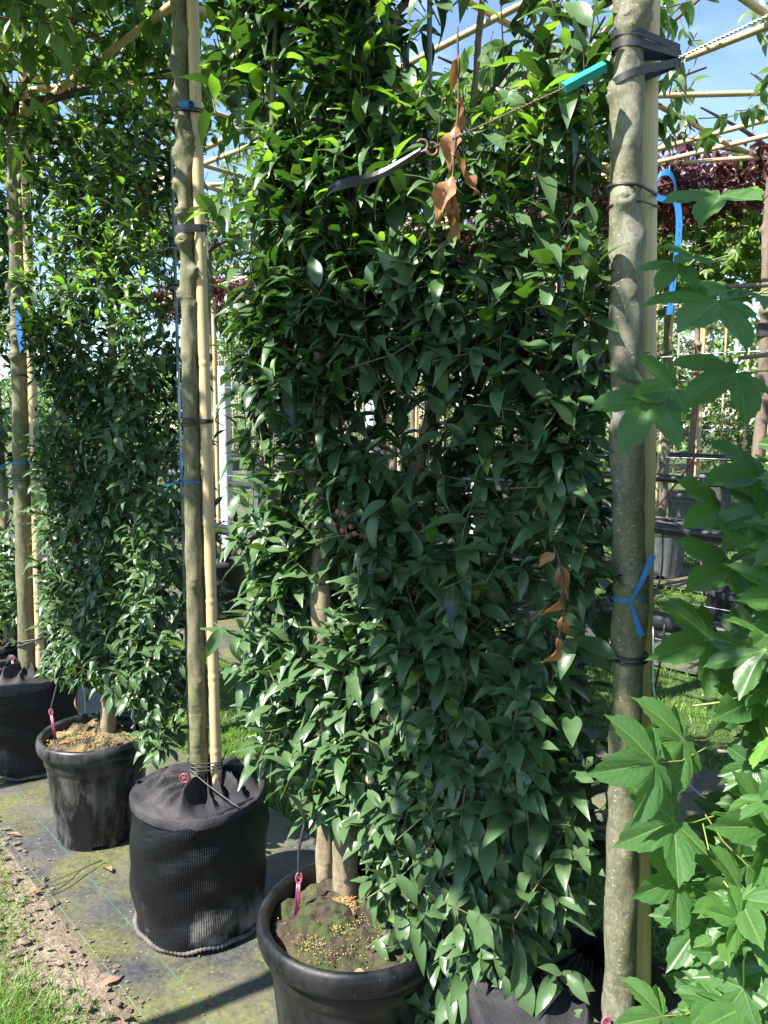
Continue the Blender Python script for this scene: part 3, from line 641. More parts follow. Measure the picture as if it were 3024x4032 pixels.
def bag(label, loc, s=1.0, group=None, rz=0.0, seed=1, detail=True, loop_az=None, centre=(0, 0)):
    root = thing('root_bag', label, 'plant bag', loc, rz, group); rng = np.random.default_rng(seed)
    ph = rng.uniform(0, 6.28, 8)
    def wob(r, z, ang, k):
        d = 0.007 * np.sin(2 * ang + ph[0] + z * 5) + 0.006 * np.sin(ang * 2.0 + ph[7]) * np.sin(z * 17 + 2 * np.sin(ang + ph[3])) + 0.005 * np.sin(z * 55 + 3 * np.sin(ang * 1.5 + ph[6])) * np.clip(np.sin(ang * 2 + ph[2]), 0, 1) + 0.004 * np.sin(3 * ang + ph[1] - z * 9) + 0.0022 * np.sin(9 * ang + ph[2] + z * 30) + 0.0035 * np.sin(z * 40 + 2 * np.sin(ang * 2 + ph[3]))
        return r + d * s, np.full_like(ang, z) + (0.006 * np.sin(3 * ang + ph[4]) * s if z > 0.3 * s else 0)
    prof = [(0.205, 0.004), (0.217, 0.01)] + [(0.219 + 0.010 * math.sin(math.pi * q) - 0.004 * q, 0.01 + 0.425 * q) for q in np.linspace(0.04, 0.96, 26)] + [(0.214, 0.424), (0.200, 0.420)]
    mb = MB(); lathe(mb, [(r * s, z * s) for r, z in prof], 96, wob); mb.obj('bag_wall', M['bag'], root)
    # gathered lid
    nr, na = 34, 240; q = np.linspace(0, 1, nr); an = np.arange(na) * 2 * math.pi / na
    A = an[None, :] + 0.16 * np.sin(q[:, None] * 2.2 + 1.0) + 0.05 * np.sin(3 * an[None, :] + 5 * q[:, None])
    nf = 17
    fold = np.zeros((nr, na))
    for k in range(nf):
        c = 2 * math.pi * k / nf + rng.uniform(-0.15, 0.15); wd_ = rng.uniform(0.05, 0.13); am = rng.uniform(0.35, 1.25); sk_ = rng.uniform(-0.5, 0.5); q0 = rng.uniform(0.0, 0.45)
        dlt = (A - c + sk_ * (q[:, None] - 0.5) + math.pi) % (2 * math.pi) - math.pi
        fold = np.maximum(fold, am * np.exp(-(np.abs(dlt) / wd_) ** 1.15) * np.clip((q[:, None] - q0) / 0.25, 0, 1))
    env = np.clip(np.sin(np.pi * np.clip(q * 0.93 + 0.05, 0, 1)), 0, 1)[:, None] ** 0.55
    rimr = 0.221 * s; rad = rimr + (0.042 * s - rimr) * q[:, None] + 0 * an
    Z = 0.437 * s + 0.010 * s * np.sin(np.minimum(q * 3.0, 1.57))[:, None] + 0.062 * s * (fold - 0.28) * env + 0.006 * s * (lump(np.stack([rad * np.cos(an), rad * np.sin(an), rad * 0], -1).reshape(-1, 3), seed, 60).reshape(nr, na) - 0.5) + 0.012 * s * q[:, None] ** 3
    Z = Z - 0.014 * s * (1 - np.exp(-fold)) * 0 + 0.010 * s * np.sin(2 * A + ph[5]) * env
    Z += 0.020 * s * np.clip((q[:, None] - 0.86) / 0.14, 0, 1) * (1 + 0.6 * np.sin(an * 31) + 0.3 * np.sin(an * 47 + 1))
    rad = rad + 0.006 * s * np.sin(an * 31 + 0.7)[None, :] * np.clip((q[:, None] - 0.8) / 0.2, 0, 1)
    cxy = (q[:, None] ** 1.2)
    V = np.stack([rad * np.cos(an) + cxy * centre[0], rad * np.sin(an) + cxy * centre[1], Z], -1)
    # turned-down skirt of the lid over the wall
    sk = np.stack([(rimr + 0.005) * np.cos(an), (rimr + 0.005) * np.sin(an), np.full(na, 0.400 * s) + 0.006 * np.sin(3 * an + ph[6])], -1)[None]
    sk2 = np.stack([(rimr + 0.006) * np.cos(an), (rimr + 0.006) * np.sin(an), np.full(na, 0.425 * s)], -1)[None]
    V = np.concatenate([sk, sk2, V], 0); nr2 = nr + 2
    I = np.arange(nr2 - 1)[:, None] * na; J = np.arange(na)[None, :]; J2 = (J + 1) % na
    mb = MB(); mb.add(V.reshape(-1, 3), [np.stack([I + J, I + J2, I + na + J2, I + na + J], -1).reshape(-1, 4)]); mb.obj('gathered_lid', M['lid'], root)
    if detail:
        m = 260; a2 = np.linspace(0, 2 * math.pi, m); P = np.stack([0.222 * s * np.cos(a2), 0.222 * s * np.sin(a2), np.full(m, 0.014)], 1)
        mb = MB(); tube(mb, P + np.stack([0 * a2, 0 * a2, 0.004 * np.sin(a2 * 5 + 1) + 0.003 * np.sin(a2 * 13)], 1), 0.0075, 8, False, lambda p, f, d: 0.003 * np.sin(f * 2 * math.pi * 105) * np.ones(8)); mb.obj('bottom_seam', M['seam'], root)
    if loop_az is not None:
        a = math.radians(loop_az); o_ = np.array((math.cos(a), math.sin(a), 0)); t_ = np.array((-math.sin(a), math.cos(a), 0))
        P = [o_ * rimr * 0.97 + (0, 0, 0.44 * s), o_ * (rimr + 0.012) + (0, 0, 0.41 * s), o_ * (rimr + 0.022) + (0, 0, 0.35 * s), o_ * (rimr + 0.016) + (0, 0, 0.315 * s), o_ * (rimr + 0.006) + (0, 0, 0.35 * s), o_ * (rimr + 0.004) + (0, 0, 0.42 * s)]
        mb = MB(); ribbon(mb, smooth_path(P, 6), 0.024, t_, 0.002); mb.obj('handle_loop', M['lid'], root)
    return root

def hull2(pts):
    pts = sorted(map(tuple, pts)); cr_ = lambda o, a, b: (a[0] - o[0]) * (b[1] - o[1]) - (a[1] - o[1]) * (b[0] - o[0]); out = []
    for seq in (pts, pts[::-1]):
        h = []
        for p in seq:
            while len(h) >= 2 and cr_(h[-2], h[-1], p) <= 0: h.pop()
            h.append(p)
        out += h[:-1]
    return np.array(out)
def loop_round(circles, z, tilt=(0, 0), n=64):
    """A closed path hugging several circles (x, y, r) at height z."""
    a = np.linspace(0, 2 * math.pi, 48, endpoint=False)
    H = hull2(np.concatenate([np.stack([x + r * np.cos(a), y + r * np.sin(a)], 1) for x, y, r in circles]))
    H = np.vstack([H, H[0]]); L = np.concatenate([[0], np.cumsum(np.linalg.norm(np.diff(H, axis=0), axis=1))]); q = np.linspace(0, L[-1], n)
    X = np.interp(q, L, H[:, 0]); Y = np.interp(q, L, H[:, 1]); c = H.mean(0)
    return np.stack([X, Y, z + (X - c[0]) * tilt[0] + (Y - c[1]) * tilt[1]], 1)
def at_z(P, z):
    P = np.asarray(P); P = P[np.argsort(P[:, 2])]; return (np.interp(z, P[:, 2], P[:, 0]), np.interp(z, P[:, 2], P[:, 1]))
def tie(label, circles, z, kind='strap', w=0.016, tilt=(0, 0), wraps=1, mat='rubber', tails=(), gap=0.0, cat='tree tie', group=None, name=None):
    mb = MB()
    for k in range(wraps):
        P = loop_round([(x, y, r + 0.0016 + 0.0006 * k) for x, y, r in circles], z + (k - (wraps - 1) / 2) * gap, (tilt[0] * (1 - 0.5 * k), tilt[1]))
        if kind == 'strap': ribbon(mb, P, w, (0, 0, 1), 0.0030)
        else: tube(mb, P, w, 6, False)
    for T in tails: tube(mb, smooth_path(T, 5), w if kind != 'strap' else 0.0025, 6)
    return tag(mb.obj(name or ('rubber_strap' if kind == 'strap' else 'tree_tie'), M[mat], None, kind != 'strap'), label, cat, group)

# ================================================================ FRONT ROW
# ---------------------------------------------------------------- pots and bags
potD = pot('big smooth black pot with dark soil and orange grains, front centre', (-0.066, 1.70, 0.024), 0.98, 'pot', 'soil', 'black plastic pots of the clipped laurels', 0.3, 14, 11, (-0.02, 0.09))
potB = pot('dusty ribbed black pot with pale mossy soil under the left laurel', (-1.11, 2.85, 0.024), 0.90, 'pot_dusty', 'soil_pale', 'black plastic pots of the clipped laurels', 1.1, 11, 12, (0.03, 0.03))
potZ = pot('black pot half hidden behind the leftmost root bag', (-2.02, 4.02, 0.024), 1.0, 'pot', 'soil_pale', 'black plastic pots of the clipped laurels', 0.2, 14, 13)
bagC = bag('black woven root bag with gathered cloth lid beside the front laurel pot', (-0.590, 2.335, 0.024), 1.0, 'black root bags of the front row trees', 0.0, 21, True, 172, (0.02, 0.02))
bagC.scale = (0.93, 0.93, 1.0)
bagA = bag('black woven root bag at the left edge, farthest of the front row', (-1.675, 3.47, 0.024), 1.0, 'black root bags of the front row trees', 0.7, 22, True, None, (0.02, 0.02))
bagE = bag('black root bag cut off by the lower edge at the right hand trunk', (0.40, 1.43, 0.024), 1.0, 'black root bags of the front row trees', 1.9, 27, True, None, (0.05, -0.06))

# fertiliser grains lying on the soil of the two pots
def grains(label, c, z, spots, seed, r0=0.0017):
    rng = np.random.default_rng(seed); mb = MB()
    ov = np.array([(1, 0, 0), (-1, 0, 0), (0, 1, 0), (0, -1, 0), (0, 0, 1), (0, 0, -1)], float); of = np.array([(0, 2, 4), (2, 1, 4), (1, 3, 4), (3, 0, 4), (2, 0, 5), (1, 2, 5), (3, 1, 5), (0, 3, 5)])
    sv = [ov]; sf = of
    mid = {}; V = list(map(tuple, ov)); F2 = []
    def mp_(a, b):
        k = (min(a, b), max(a, b))
        if k not in mid: mid[k] = len(V); p = unit(np.array(V[a]) + np.array(V[b])); V.append(tuple(p))
        return mid[k]
    for a, b, c_ in of:
        x, y, w = mp_(a, b), mp_(b, c_), mp_(c_, a); F2 += [(a, x, w), (x, b, y), (w, y, c_), (x, y, w)]
    V = np.array(V); F2 = np.array(F2)
    for (x, y, sx, sy, n, dz) in spots:
        P = np.stack([c[0] + x + rng.normal(0, sx, n), c[1] + y + rng.normal(0, sy, n)], 1)
        rr = np.hypot(P[:, 0] - c[0], P[:, 1] - c[1]); P = P[rr < 0.185]; n = len(P)
        q = np.hypot(P[:, 0] - c[0] - x, P[:, 1] - c[1] - y)
        Z = z + dz * np.exp(-(q / 0.05) ** 2) + rng.uniform(0, 0.006, n)
        C_ = np.concatenate([P, Z[:, None]], 1); r = r0 * rng.uniform(0.7, 1.25, n)
        mb.add((C_[:, None, :] + V[None] * r[:, None, None]).reshape(-1, 3), [(F2[None] + (np.arange(n) * len(V))[:, None, None]).reshape(-1, 3)])
    return tag(mb.obj('fertiliser_grains', M['grain']), label, 'fertiliser', kind='stuff')
grains('orange fertiliser grains heaped at the foot of the front laurel', (-0.066, 1.70), 0.436, [(-0.030, 0.045, 0.032, 0.016, 1000, 0.012), (-0.05, -0.03, 0.040, 0.035, 200, 0.004), (-0.075, -0.10, 0.03, 0.03, 130, 0.0), (0, -0.05, 0.10, 0.09, 90, 0.0)], 3)
grains('pale fertiliser grains over the mossy soil of the dusty pot', (-1.11, 2.85), 0.400, [(-0.04, -0.02, 0.07, 0.06, 420, 0.014), (0.06, -0.05, 0.05, 0.05, 80, 0.0)], 4, 0.0028)

# ---------------------------------------------------------------- laurels
def laurel(name_label, base, e, half, zmin, ztop, ntips, seed, stems, L=(0.058, 0.098), nper=7, thick=0.16, young=0.25, left=None, full=False, holes=(), loc_group='evergreen laurels clipped as screens', hip=0.5):
    rng = np.random.default_rng(seed); e = np.array((e[0], e[1])); e = e / np.linalg.norm(e); nrm = np.array((e[1], -e[0]))
    if nrm @ np.array((-0.87, -0.49)) < 0: nrm = -nrm
    root = thing('laurel_shrub', name_label, 'shrub', (0, 0, 0), 0, loc_group)
    tips = []; Ds = []
    while len(tips) < ntips:
        v = rng.uniform(-half, half); z = rng.uniform(zmin(v / half), ztop); d = rng.choice((-1, 1), p=(0.33, 0.67)) * thick * rng.uniform(0.25, 1.0) ** 0.6
        ed = half * (1 - 0.10 * math.sin(z * 5 + seed) - 0.06 * math.sin(z * 13 + 2 * seed) - (0.10 if z > ztop - 0.5 and young else 0))
        if abs(v) > ed or (left is not None and v < left(z)): continue
        p = np.array((base[0] + e[0] * v + nrm[0] * d, base[1] + e[1] * v + nrm[1] * d, z))
        if lump(p[None], seed, 4.2)[0] < (0.25 if z < 1.2 else 0.35 if z < 2.2 or full == 2 else 0.46) and not (full and (full == 2 or (1.75 < z < 2.25 and v > 0.02))) and rng.uniform() < 0.88: continue
        if any(math.hypot((v - hv) / hw, (z - hz) / hh) < 1 and rng.uniform() < pr for hv, hz, hw, hh, pr in holes): continue
        q = np.array((nrm[0] * d * 4 + e[0] * v / half * 0.55, nrm[1] * d * 4 + e[1] * v / half * 0.55, 0.55 + 0.5 * (z > 1.8) - 0.75 * (z < 0.75))) + rng.normal(0, 0.42, 3)
        tips.append(p); Ds.append(q)
    tips = np.array(tips); Ds = unit(np.array(Ds)); seg = rng.uniform(0.07, 0.16, ntips)
    out3 = np.array((nrm[0], nrm[1], 0.25))
    P, D, N = clusters(tips, Ds, nper, seg, rng, 0.25, 78, 34, 1.15, 0.30, np.repeat(out3[None] * 0.38, ntips, 0))
    zz = np.repeat(tips[:, 2], nper); fj = np.tile(np.arange(nper) / (nper - 1), ntips)
    isy = rng.uniform(0, 1, len(P)) < np.where(zz > ztop - 0.75, young, 0.02) * (0.4 + fj)
    Ls = (L[0] + (L[1] - L[0]) * rng.beta(1.6, 1.6, len(P))) * np.where(fj > 0.8, 0.72, 1.0)
    mb = MB(); place_leaves(mb, P[~isy], D[~isy], N[~isy], Ls[~isy], LAUREL, rng); mb.obj('foliage', M['laurel'], root)
    if isy.any():
        mb = MB(); place_leaves(mb, P[isy], D[isy] + np.array((0, 0, 0.3)), N[isy], Ls[isy] * 0.85, LAUREL, rng); tag(mb.obj('foliage', M['laurel_young'], root), 'bright yellow green young leaves')
    mb = MB(); sticks(mb, tips - Ds * (seg[:, None] + 0.025), tips, 0.0019, 0.0010); tag(mb.obj('twigs', M['twig'], root), kind='stuff')
    # stems and boughs
    allp = []
    for k, (pts, rad) in enumerate(stems):
        o, PP = trunk_obj(pts, rad, [(pts[0][2] + 0.25 + 0.3 * j, rng.uniform(-180, 180), 0.006, 0.02) for j in range(3)], M['bark_laurel'], root, seed + k, 0.012, 20, 'stem'); allp.append(PP)
    A = np.concatenate(allp)
    for k in range(18):
        a = A[rng.integers(len(A) // 8, len(A))]; c = tips[np.argmin(np.linalg.norm(tips - (a + np.array((e[0], e[1], 0.9 * rng.uniform(0.5, 1))) * rng.uniform(0.2, 0.5) * rng.choice((-1, 1)) * np.array((1, 1, np.sign(rng.uniform(-0.3, 1)) * 1))), axis=1))]
        if c[2] < a[2] - 0.1 or np.linalg.norm(c - a) > 0.45: continue
        m_ = (a + c) / 2 + rng.normal(0, 0.03, 3)
        mb = MB(); tube(mb, smooth_path([a, m_, c], 6), [0.008, 0.005, 0.003], 7); mb.obj('bough', M['branch'], root)
    return root, tips, rng

def zmD(q): return 0.74 if q < -0.55 else (0.78 + 0.10 * math.sin(q * 9) if q < 0.02 else max(0.26, 0.66 - 1.1 * q))
D1 = [(-0.095, 1.805, 0.41), (-0.098, 1.79, 0.62), (-0.119, 1.79, 0.755)] + [(x * 1.025, 1.765, 1.6 + (z - 1.6) * 1.025) for x, z in ((-0.127, 0.868), (-0.138, 1.035), (-0.145, 1.251), (-0.143, 1.463), (-0.143, 1.668), (-0.139, 1.818), (-0.135, 1.966), (-0.121, 2.062), (-0.10, 2.35), (-0.12, 2.7))]
D2 = [(-0.150, 1.86, 0.41), (-0.145, 1.85, 0.619), (-0.112, 1.80, 0.834), (-0.044, 1.80, 1.066), (0.033, 1.80, 1.346), (0.087, 1.80, 1.543), (0.124, 1.80, 1.692), (0.154, 1.80, 1.88), (0.163, 1.80, 2.034), (0.187, 1.80, 2.184), (0.22, 1.79, 2.6)]
holesD = [(-0.165, 1.72, 0.030, 0.26, 0.6), (-0.165, 1.25, 0.028, 0.10, 0.6), (0.13, 2.16, 0.07, 0.10, 0.9), (0.30, 2.24, 0.07, 0.08, 0.85), (0.04, 2.04, 0.09, 0.05, 0.9), (-0.20, 2.42, 0.07, 0.08, 0.85), (-0.33, 2.12, 0.06, 0.09, 0.85), (0.24, 1.98, 0.08, 0.05, 0.85), (0.40, 2.02, 0.05, 0.08, 0.85), (-0.22, 1.98, 0.06, 0.05, 0.8), (0.10, 2.5, 0.08, 0.06, 0.8), (-0.14, 0.56, 0.08, 0.20, 1.0), (0.06, 2.03, 0.12, 0.08, 0.7), (-0.28, 2.35, 0.12, 0.10, 0.6), (0.02, 1.62, 0.10, 0.10, 0.8), (-0.30, 1.55, 0.10, 0.12, 0.7), (-0.08, 1.32, 0.07, 0.16, 0.7), (0.36, 1.28, 0.10, 0.10, 0.8)]
lD, tipsD, rD = laurel('large clipped evergreen laurel filling the middle, with hanging brown leaves', (0.02, 1.76), (0.83, -0.557), 0.52, zmD, 2.85, 1850, 41, [(D1, [0.034, 0.026, 0.018, 0.012, 0.006]), (D2, [0.026, 0.020, 0.016, 0.011, 0.005])], L=(0.058, 0.108), full=1, left=lambda z: np.interp(z, [0.6, 0.9, 1.3, 1.7, 2.0], [-0.33, -0.36, -0.36, -0.38, -0.46]), young=0.34, holes=holesD)
for k, (a, b, c) in enumerate((((0.17, 1.62, 1.9), (0.252, 1.6, 2.198), (0.33, 1.6, 2.45)), ((0.35, 1.5, 1.8), (0.357, 1.52, 2.04), (0.37, 1.5, 2.35)), ((-0.25, 1.8, 2.1), (-0.24, 1.78, 2.4), (-0.20, 1.75, 2.7)))):
    mb = MB(); tube(mb, smooth_path([a, b, c], 8), [0.0085, 0.006, 0.004], 8); tag(mb.obj('bough', M['twig'], lD), 'straight yellow green young shoot')
    rng = np.random.default_rng(70 + k); n = 14; f = np.linspace(0.15, 1, n)[:, None]; P = np.array(a) * (1 - f) + np.array(c) * f
    az = np.arange(n) * 2.4; dd = np.stack([np.cos(az), np.sin(az), np.full(n, 0.35)], 1)
    mb = MB(); place_leaves(mb, P, dd, np.stack([-np.cos(az) * 0.3, -np.sin(az) * 0.3, np.ones(n)], 1), rng.uniform(0.08, 0.12, n), LAUREL, rng); mb.obj('foliage', M['laurel_young'] if k != 1 else M['laurel'], lD)
def dead_sprig(parent, P, dirs, L, mat, seed, label):
    rng = np.random.default_rng(seed); P = np.array(P, float)
    s = MB(); tube(s, smooth_path(P, 6), 0.0022, 6); o = tag(s.obj('dead_sprig', M['branch'], parent), label)
    mb = MB(); n = len(dirs); f = np.linspace(0.1, 1, n); q = np.stack([np.interp(f, np.linspace(0, 1, len(P)), P[:, k]) for k in range(3)], 1)
    place_leaves(mb, q, np.array(dirs, float), np.stack([rng.uniform(-1, 1, n), rng.uniform(-1, -0.3, n), rng.uniform(-0.3, 0.5, n)], 1), np.array(L) * rng.uniform(0.6, 1.0, n), CURLED, rng); mb.obj('dead_leaves', M[mat], o)
dead_sprig(lD, [(0.130, 1.45, 2.30), (0.133, 1.45, 2.18), (0.127, 1.44, 2.10), (0.123, 1.44, 2.03), (0.121, 1.44, 1.985)], [(-0.2, 0, -1), (0.15, 0, -1), (-0.15, -0.1, -1), (0.2, -0.1, -1), (-0.35, -0.1, -1), (0.02, -0.1, -1), (0.2, 0, -1)], [0.085, 0.09, 0.085, 0.08, 0.10, 0.10, 0.09], 'dead', 1, 'hanging string of dry brown leaves')
dead_sprig(lD, [(0.300, 1.34, 1.385), (0.309, 1.33, 1.356), (0.317, 1.32, 1.293), (0.308, 1.32, 1.225)], [(-0.7, 0, -0.6), (0.3, 0, -0.9), (-0.2, -0.2, -1), (0.05, -0.2, -1), (-0.15, -0.1, -1)], [0.05, 0.06, 0.075, 0.085, 0.10], 'dead', 2, 'small bunch of dry orange leaves')
for k, (x, z) in enumerate(((-0.093, 1.425), (-0.078, 1.418), (-0.10, 1.397), (-0.085, 1.385), (-0.068, 1.392), (-0.06, 1.377), (-0.074, 1.372))):
    mb = MB(); r = 0.0055; lathe(mb, [(r * math.sin(q) + 1e-5, z - r * 1.1 * math.cos(q)) for q in np.linspace(0, math.pi, 8)], 10); o = mb.obj('berry', M['berry'], lD); o.location = (x, 1.545 + 0.004 * k, 0)
mb = MB(); tube(mb, smooth_path([(-0.14, 1.58, 1.36), (-0.09, 1.55, 1.375), (-0.04, 1.548, 1.378)], 5), 0.0018, 6); tag(mb.obj('stalk', M['twig'], lD), 'thin berry stalk')
for k, (a, b) in enumerate((((-0.06, 1.70, 0.80), (-0.03, 1.60, 0.83)), ((-0.03, 1.72, 0.93), (0.02, 1.60, 0.97)), ((-0.06, 1.72, 0.70), (0.03, 1.62, 0.735)))):
    mb = MB(); tube(mb, [a, b], 0.010, 10, False); o = mb.obj('pruned_stub', M['bark_laurel'], lD)
    mb = MB(); b = np.array(b); d = unit(b - np.array(a)); tube(mb, [b - d * 0.002, b + d * 0.0015], 0.0096, 10); mb.obj('cut_face', M['cut'], o)

def zmB(q): return 0.62 if q < -0.2 else 0.56 - 0.10 * q
B0 = (-1.02, 2.83)
lB, tipsB, rB = laurel('clipped evergreen laurel in the dusty ribbed pot between two trunks', (-0.985, 2.85), (0.78, -0.60), 0.41, zmB, 2.72, 1250, 43, [([(-1.08, 2.88, 0.36), (-1.04, 2.86, 0.8), (-0.99, 2.82, 1.3), (-0.98, 2.83, 1.8), (-1.0, 2.84, 2.6)], [0.030, 0.024, 0.018, 0.012, 0.006]), ([(-1.06, 2.87, 0.6), (-1.15, 2.88, 1.0), (-1.2, 2.92, 1.6), (-1.22, 2.95, 2.4)], [0.016, 0.014, 0.010, 0.005])], L=(0.050, 0.085), young=0.46, full=2, holes=[(-0.05, 0.58, 0.12, 0.14, 0.9), (0.1, 2.0, 0.14, 0.14, 0.6), (-0.3, 2.35, 0.12, 0.12, 0.6)])
lZ, tipsZ, rZ = laurel('clipped evergreen laurel at the left edge behind the leftmost trunk', (-2.02, 4.02), (0.78, -0.60), 0.48, lambda q: 0.6, 2.7, 700, 47, [([(-2.0, 4.0, 0.41), (-2.0, 4.02, 1.2), (-2.0, 4.02, 2.5)], [0.03, 0.02, 0.007])], L=(0.055, 0.09), young=0.3)

# ---------------------------------------------------------------- the three staked trees of the front row
kC = [(2.53, -166, 0.017, 0.022), (2.44, -60, 0.012, 0.030), (2.40, -35, 0.015, 0.024), (2.36, 10, 0.018, 0.024), (2.38, -166, 0.012, 0.02), (2.29, -160, 0.014, 0.020), (2.21, -115, 0.015, 0.018), (2.13, -112, 0.017, 0.021), (2.04, -35, 0.017, 0.021), (1.98, -158, 0.011, 0.015), (1.95, -20, 0.010, 0.015), (1.80, -130, 0.006, 0.012), (1.12, -90, 0.004, 0.02), (0.80, -60, 0.004, 0.015), (2.70, -20, 0.010, 0.02), (2.62, -150, 0.012, 0.018), (1.45, -40, 0.004, 0.015)]
Cp = [(-0.585, 2.33, 0.40), (-0.585, 2.33, 0.455), (-0.583, 2.33, 0.908), (-0.581, 2.33, 1.343), (-0.580, 2.33, 1.623), (-0.576, 2.33, 1.896), (-0.576, 2.33, 2.187), (-0.577, 2.33, 2.42), (-0.580, 2.33, 2.647), (-0.579, 2.33, 2.795), (-0.574, 2.33, 3.1)]
Ep = [(0.448, 1.35, 0.40), (0.448, 1.35, 0.468), (0.444, 1.35, 0.755), (0.442, 1.35, 1.025), (0.441, 1.35, 1.199), (0.438, 1.35, 1.326), (0.427, 1.35, 1.533), (0.416, 1.35, 1.771), (0.408, 1.35, 1.963), (0.405, 1.35, 2.148), (0.405, 1.35, 2.292), (0.404, 1.35, 2.398), (0.41, 1.36, 3.15)]
kE = [(z, a_, 0.72 * h_, w_) for z, a_, h_, w_ in [(2.25, -112, 0.010, 0.022), (2.275, -10, 0.014, 0.03), (2.15, -190, 0.012, 0.017), (1.972, -105, 0.015, 0.017), (1.91, -18, 0.012, 0.022), (1.875, -160, 0.005, 0.014), (1.822, -88, 0.005, 0.013), (1.30, -40, 0.006, 0.06), (1.27, -170, 0.003, 0.08), (2.33, -190, 0.012, 0.02), (1.56, -90, 0.003, 0.012), (1.40, -100, 0.003, 0.012), (0.92, -195, 0.003, 0.01)]]
Ap = [(-1.656, 3.47, 0.40), (-1.656, 3.47, 0.437), (-1.647, 3.47, 0.897), (-1.632, 3.47, 1.531), (-1.618, 3.47, 1.94), (-1.604, 3.47, 2.436), (-1.592, 3.47, 2.897), (-1.591, 3.47, 3.0)]
kA = [(2.62, -125, 0.010, 0.018), (2.42, -100, 0.012, 0.018), (2.2, -150, 0.014, 0.022), (2.15, -75, 0.012, 0.02), (2.02, -140, 0.014, 0.02), (1.98, -80, 0.016, 0.024), (1.9, -110, 0.013, 0.02), (1.38, -150, 0.008, 0.02), (1.30, -60, 0.009, 0.025), (1.2, -120, 0.004, 0.02)]
crA, twA, pA = crown_meshes('apple', M['apple'], 101, 1.0, 0.72, -0.03, 0.40, 430, OVAL, 0.085, 7, 0.40, 0.9)
crC, twC, pC = crown_meshes('apple_thin', M['apple'], 102, 0.95, 0.62, 0.0, 0.36, 260, OVAL, 0.085, 7, 0.42, 0.9)

def tree(label, pts, rad, knots, mat, seed, crown, twigs, cloc, sx, sy, group, crot=0.0, nl=7, fruit=0, fmesh=None, tips=None, step=0.008):
    base = pts[0]
    root = thing('tree', label, 'tree', (0, 0, 0), 0, group)
    trunk_obj(pts, rad, knots, mat, root, seed, step)
    ob('crown', crown, root, cloc, (0, 0, ROT + crot)); tag(ob('twigs', twigs, root, cloc, (0, 0, ROT + crot)), kind='stuff')
    piv = ob('limb_root', None)
    bpy.data.objects.remove(piv)
    rng = np.random.default_rng(seed); top = np.array(pts[-1]); c = np.array(cloc)
    for k in range(nl):
        a = 2 * math.pi * k / nl + rng.uniform(-0.3, 0.3)
        lx, ly = math.cos(a) * sx * 0.85, math.sin(a) * sy * 0.85
        e = c + np.array((math.cos(ROT) * lx - math.sin(ROT) * ly, math.sin(ROT) * lx + math.cos(ROT) * ly, 0.12 + rng.uniform(-0.08, 0.14)))
        t_ = top - (0, 0, rng.uniform(0, 0.14)); m_ = t_ * 0.6 + e * 0.4 + np.array((0, 0, rng.uniform(-0.02, 0.10)))
        mb = MB(); tube(mb, smooth_path([t_, m_, e], 6), [0.017, 0.011, 0.004], 7); mb.obj('limb', M['branch'], root)
    if fruit:
        for k in range(fruit):
            p = tips[rng.integers(0, len(tips))]; q = c + np.array((math.cos(ROT + crot) * p[0] - math.sin(ROT + crot) * p[1], math.sin(ROT + crot) * p[0] + math.cos(ROT + crot) * p[1], p[2] - 0.03))
            for j in range(rng.integers(2, 5)):
                ob('apple', fmesh, root, tuple(q + rng.normal(0, 0.016, 3)))
    return root
mb = MB(); lathe(mb, [(0.0165 * math.sin(q) * (1 - 0.12 * math.cos(q)) + 1e-5, -0.0165 * math.cos(q)) for q in np.linspace(0.05, math.pi - 0.05, 10)], 14); APPLE = mb.mesh('apple', M['fruit'])

G1 = 'roof trained trees of the front row'
treeC = tree('knobbly olive trunk of the tree in the centre left root bag', Cp, [0.0290, 0.0272, 0.0255, 0.0240, 0.0240], kC, M['bark_green'], 61, crC, twC, (-0.66, 2.42, 3.06), 0.95, 0.62, G1, 0, 7, 9, APPLE, pC, 0.005)
treeE = tree('thick smooth grey green trunk with blue ribbon on the right', Ep, [0.0305, 0.0288, 0.0270, 0.0285, 0.0260, 0.0250, 0.0252, 0.0258], kE, M['bark'], 62, crC, twC, (0.50, 1.42, 3.25), 0.95, 0.62, G1, math.pi, 7, 0, None, None, 0.004)
treeA = tree('forked tree at the left edge under a leafy crown with green fruit', Ap, [0.0385, 0.036, 0.034, 0.032, 0.028], kA, M['bark_green'], 63, crA, twA, (-1.45, 3.50, 2.93), 1.0, 0.72, G1, 0, 8, 16, APPLE, pA, 0.007)

def stake(label, pts, r, mat='bamboo', group='stakes tied to the front row trunks', name='bamboo_stake'):
    o = ob(name, bamboo_mesh('bamboo_stake', smooth_path(pts, 4), r, M[mat]) if mat == 'bamboo' else None)
    return tag(o, label, 'stake', None and group)
Cs = [(-0.585 + 0.058 - 0.005 * z, 2.318 + 0.008 * math.sin(z), z) for z in (0.42, 0.6, 0.9, 1.3, 1.7, 2.1, 2.5, 2.8, 3.15)]
As = [(-1.62, 3.50, 0.42), (-1.610, 3.50, 0.891), (-1.594, 3.50, 1.531), (-1.583, 3.50, 2.044), (-1.574, 3.50, 2.541), (-1.560, 3.50, 3.1)]
As = [(x + 0.030, 3.452, z) for x, y, z in As]
Es = [(x + 0.001, y, z) for x, y, z in [(0.512, 1.412, 0.41), (0.508, 1.41, 0.55), (0.496, 1.41, 0.813), (0.485, 1.41, 1.181), (0.478, 1.41, 1.53), (0.466, 1.41, 1.86), (0.459, 1.41, 2.096), (0.454, 1.41, 2.323), (0.45, 1.41, 3.1)]]
stake('straight bamboo stake beside the knobbly centre left trunk', Cs, 0.0175)
stake('bamboo stake beside the leftmost trunk', As, 0.0195)
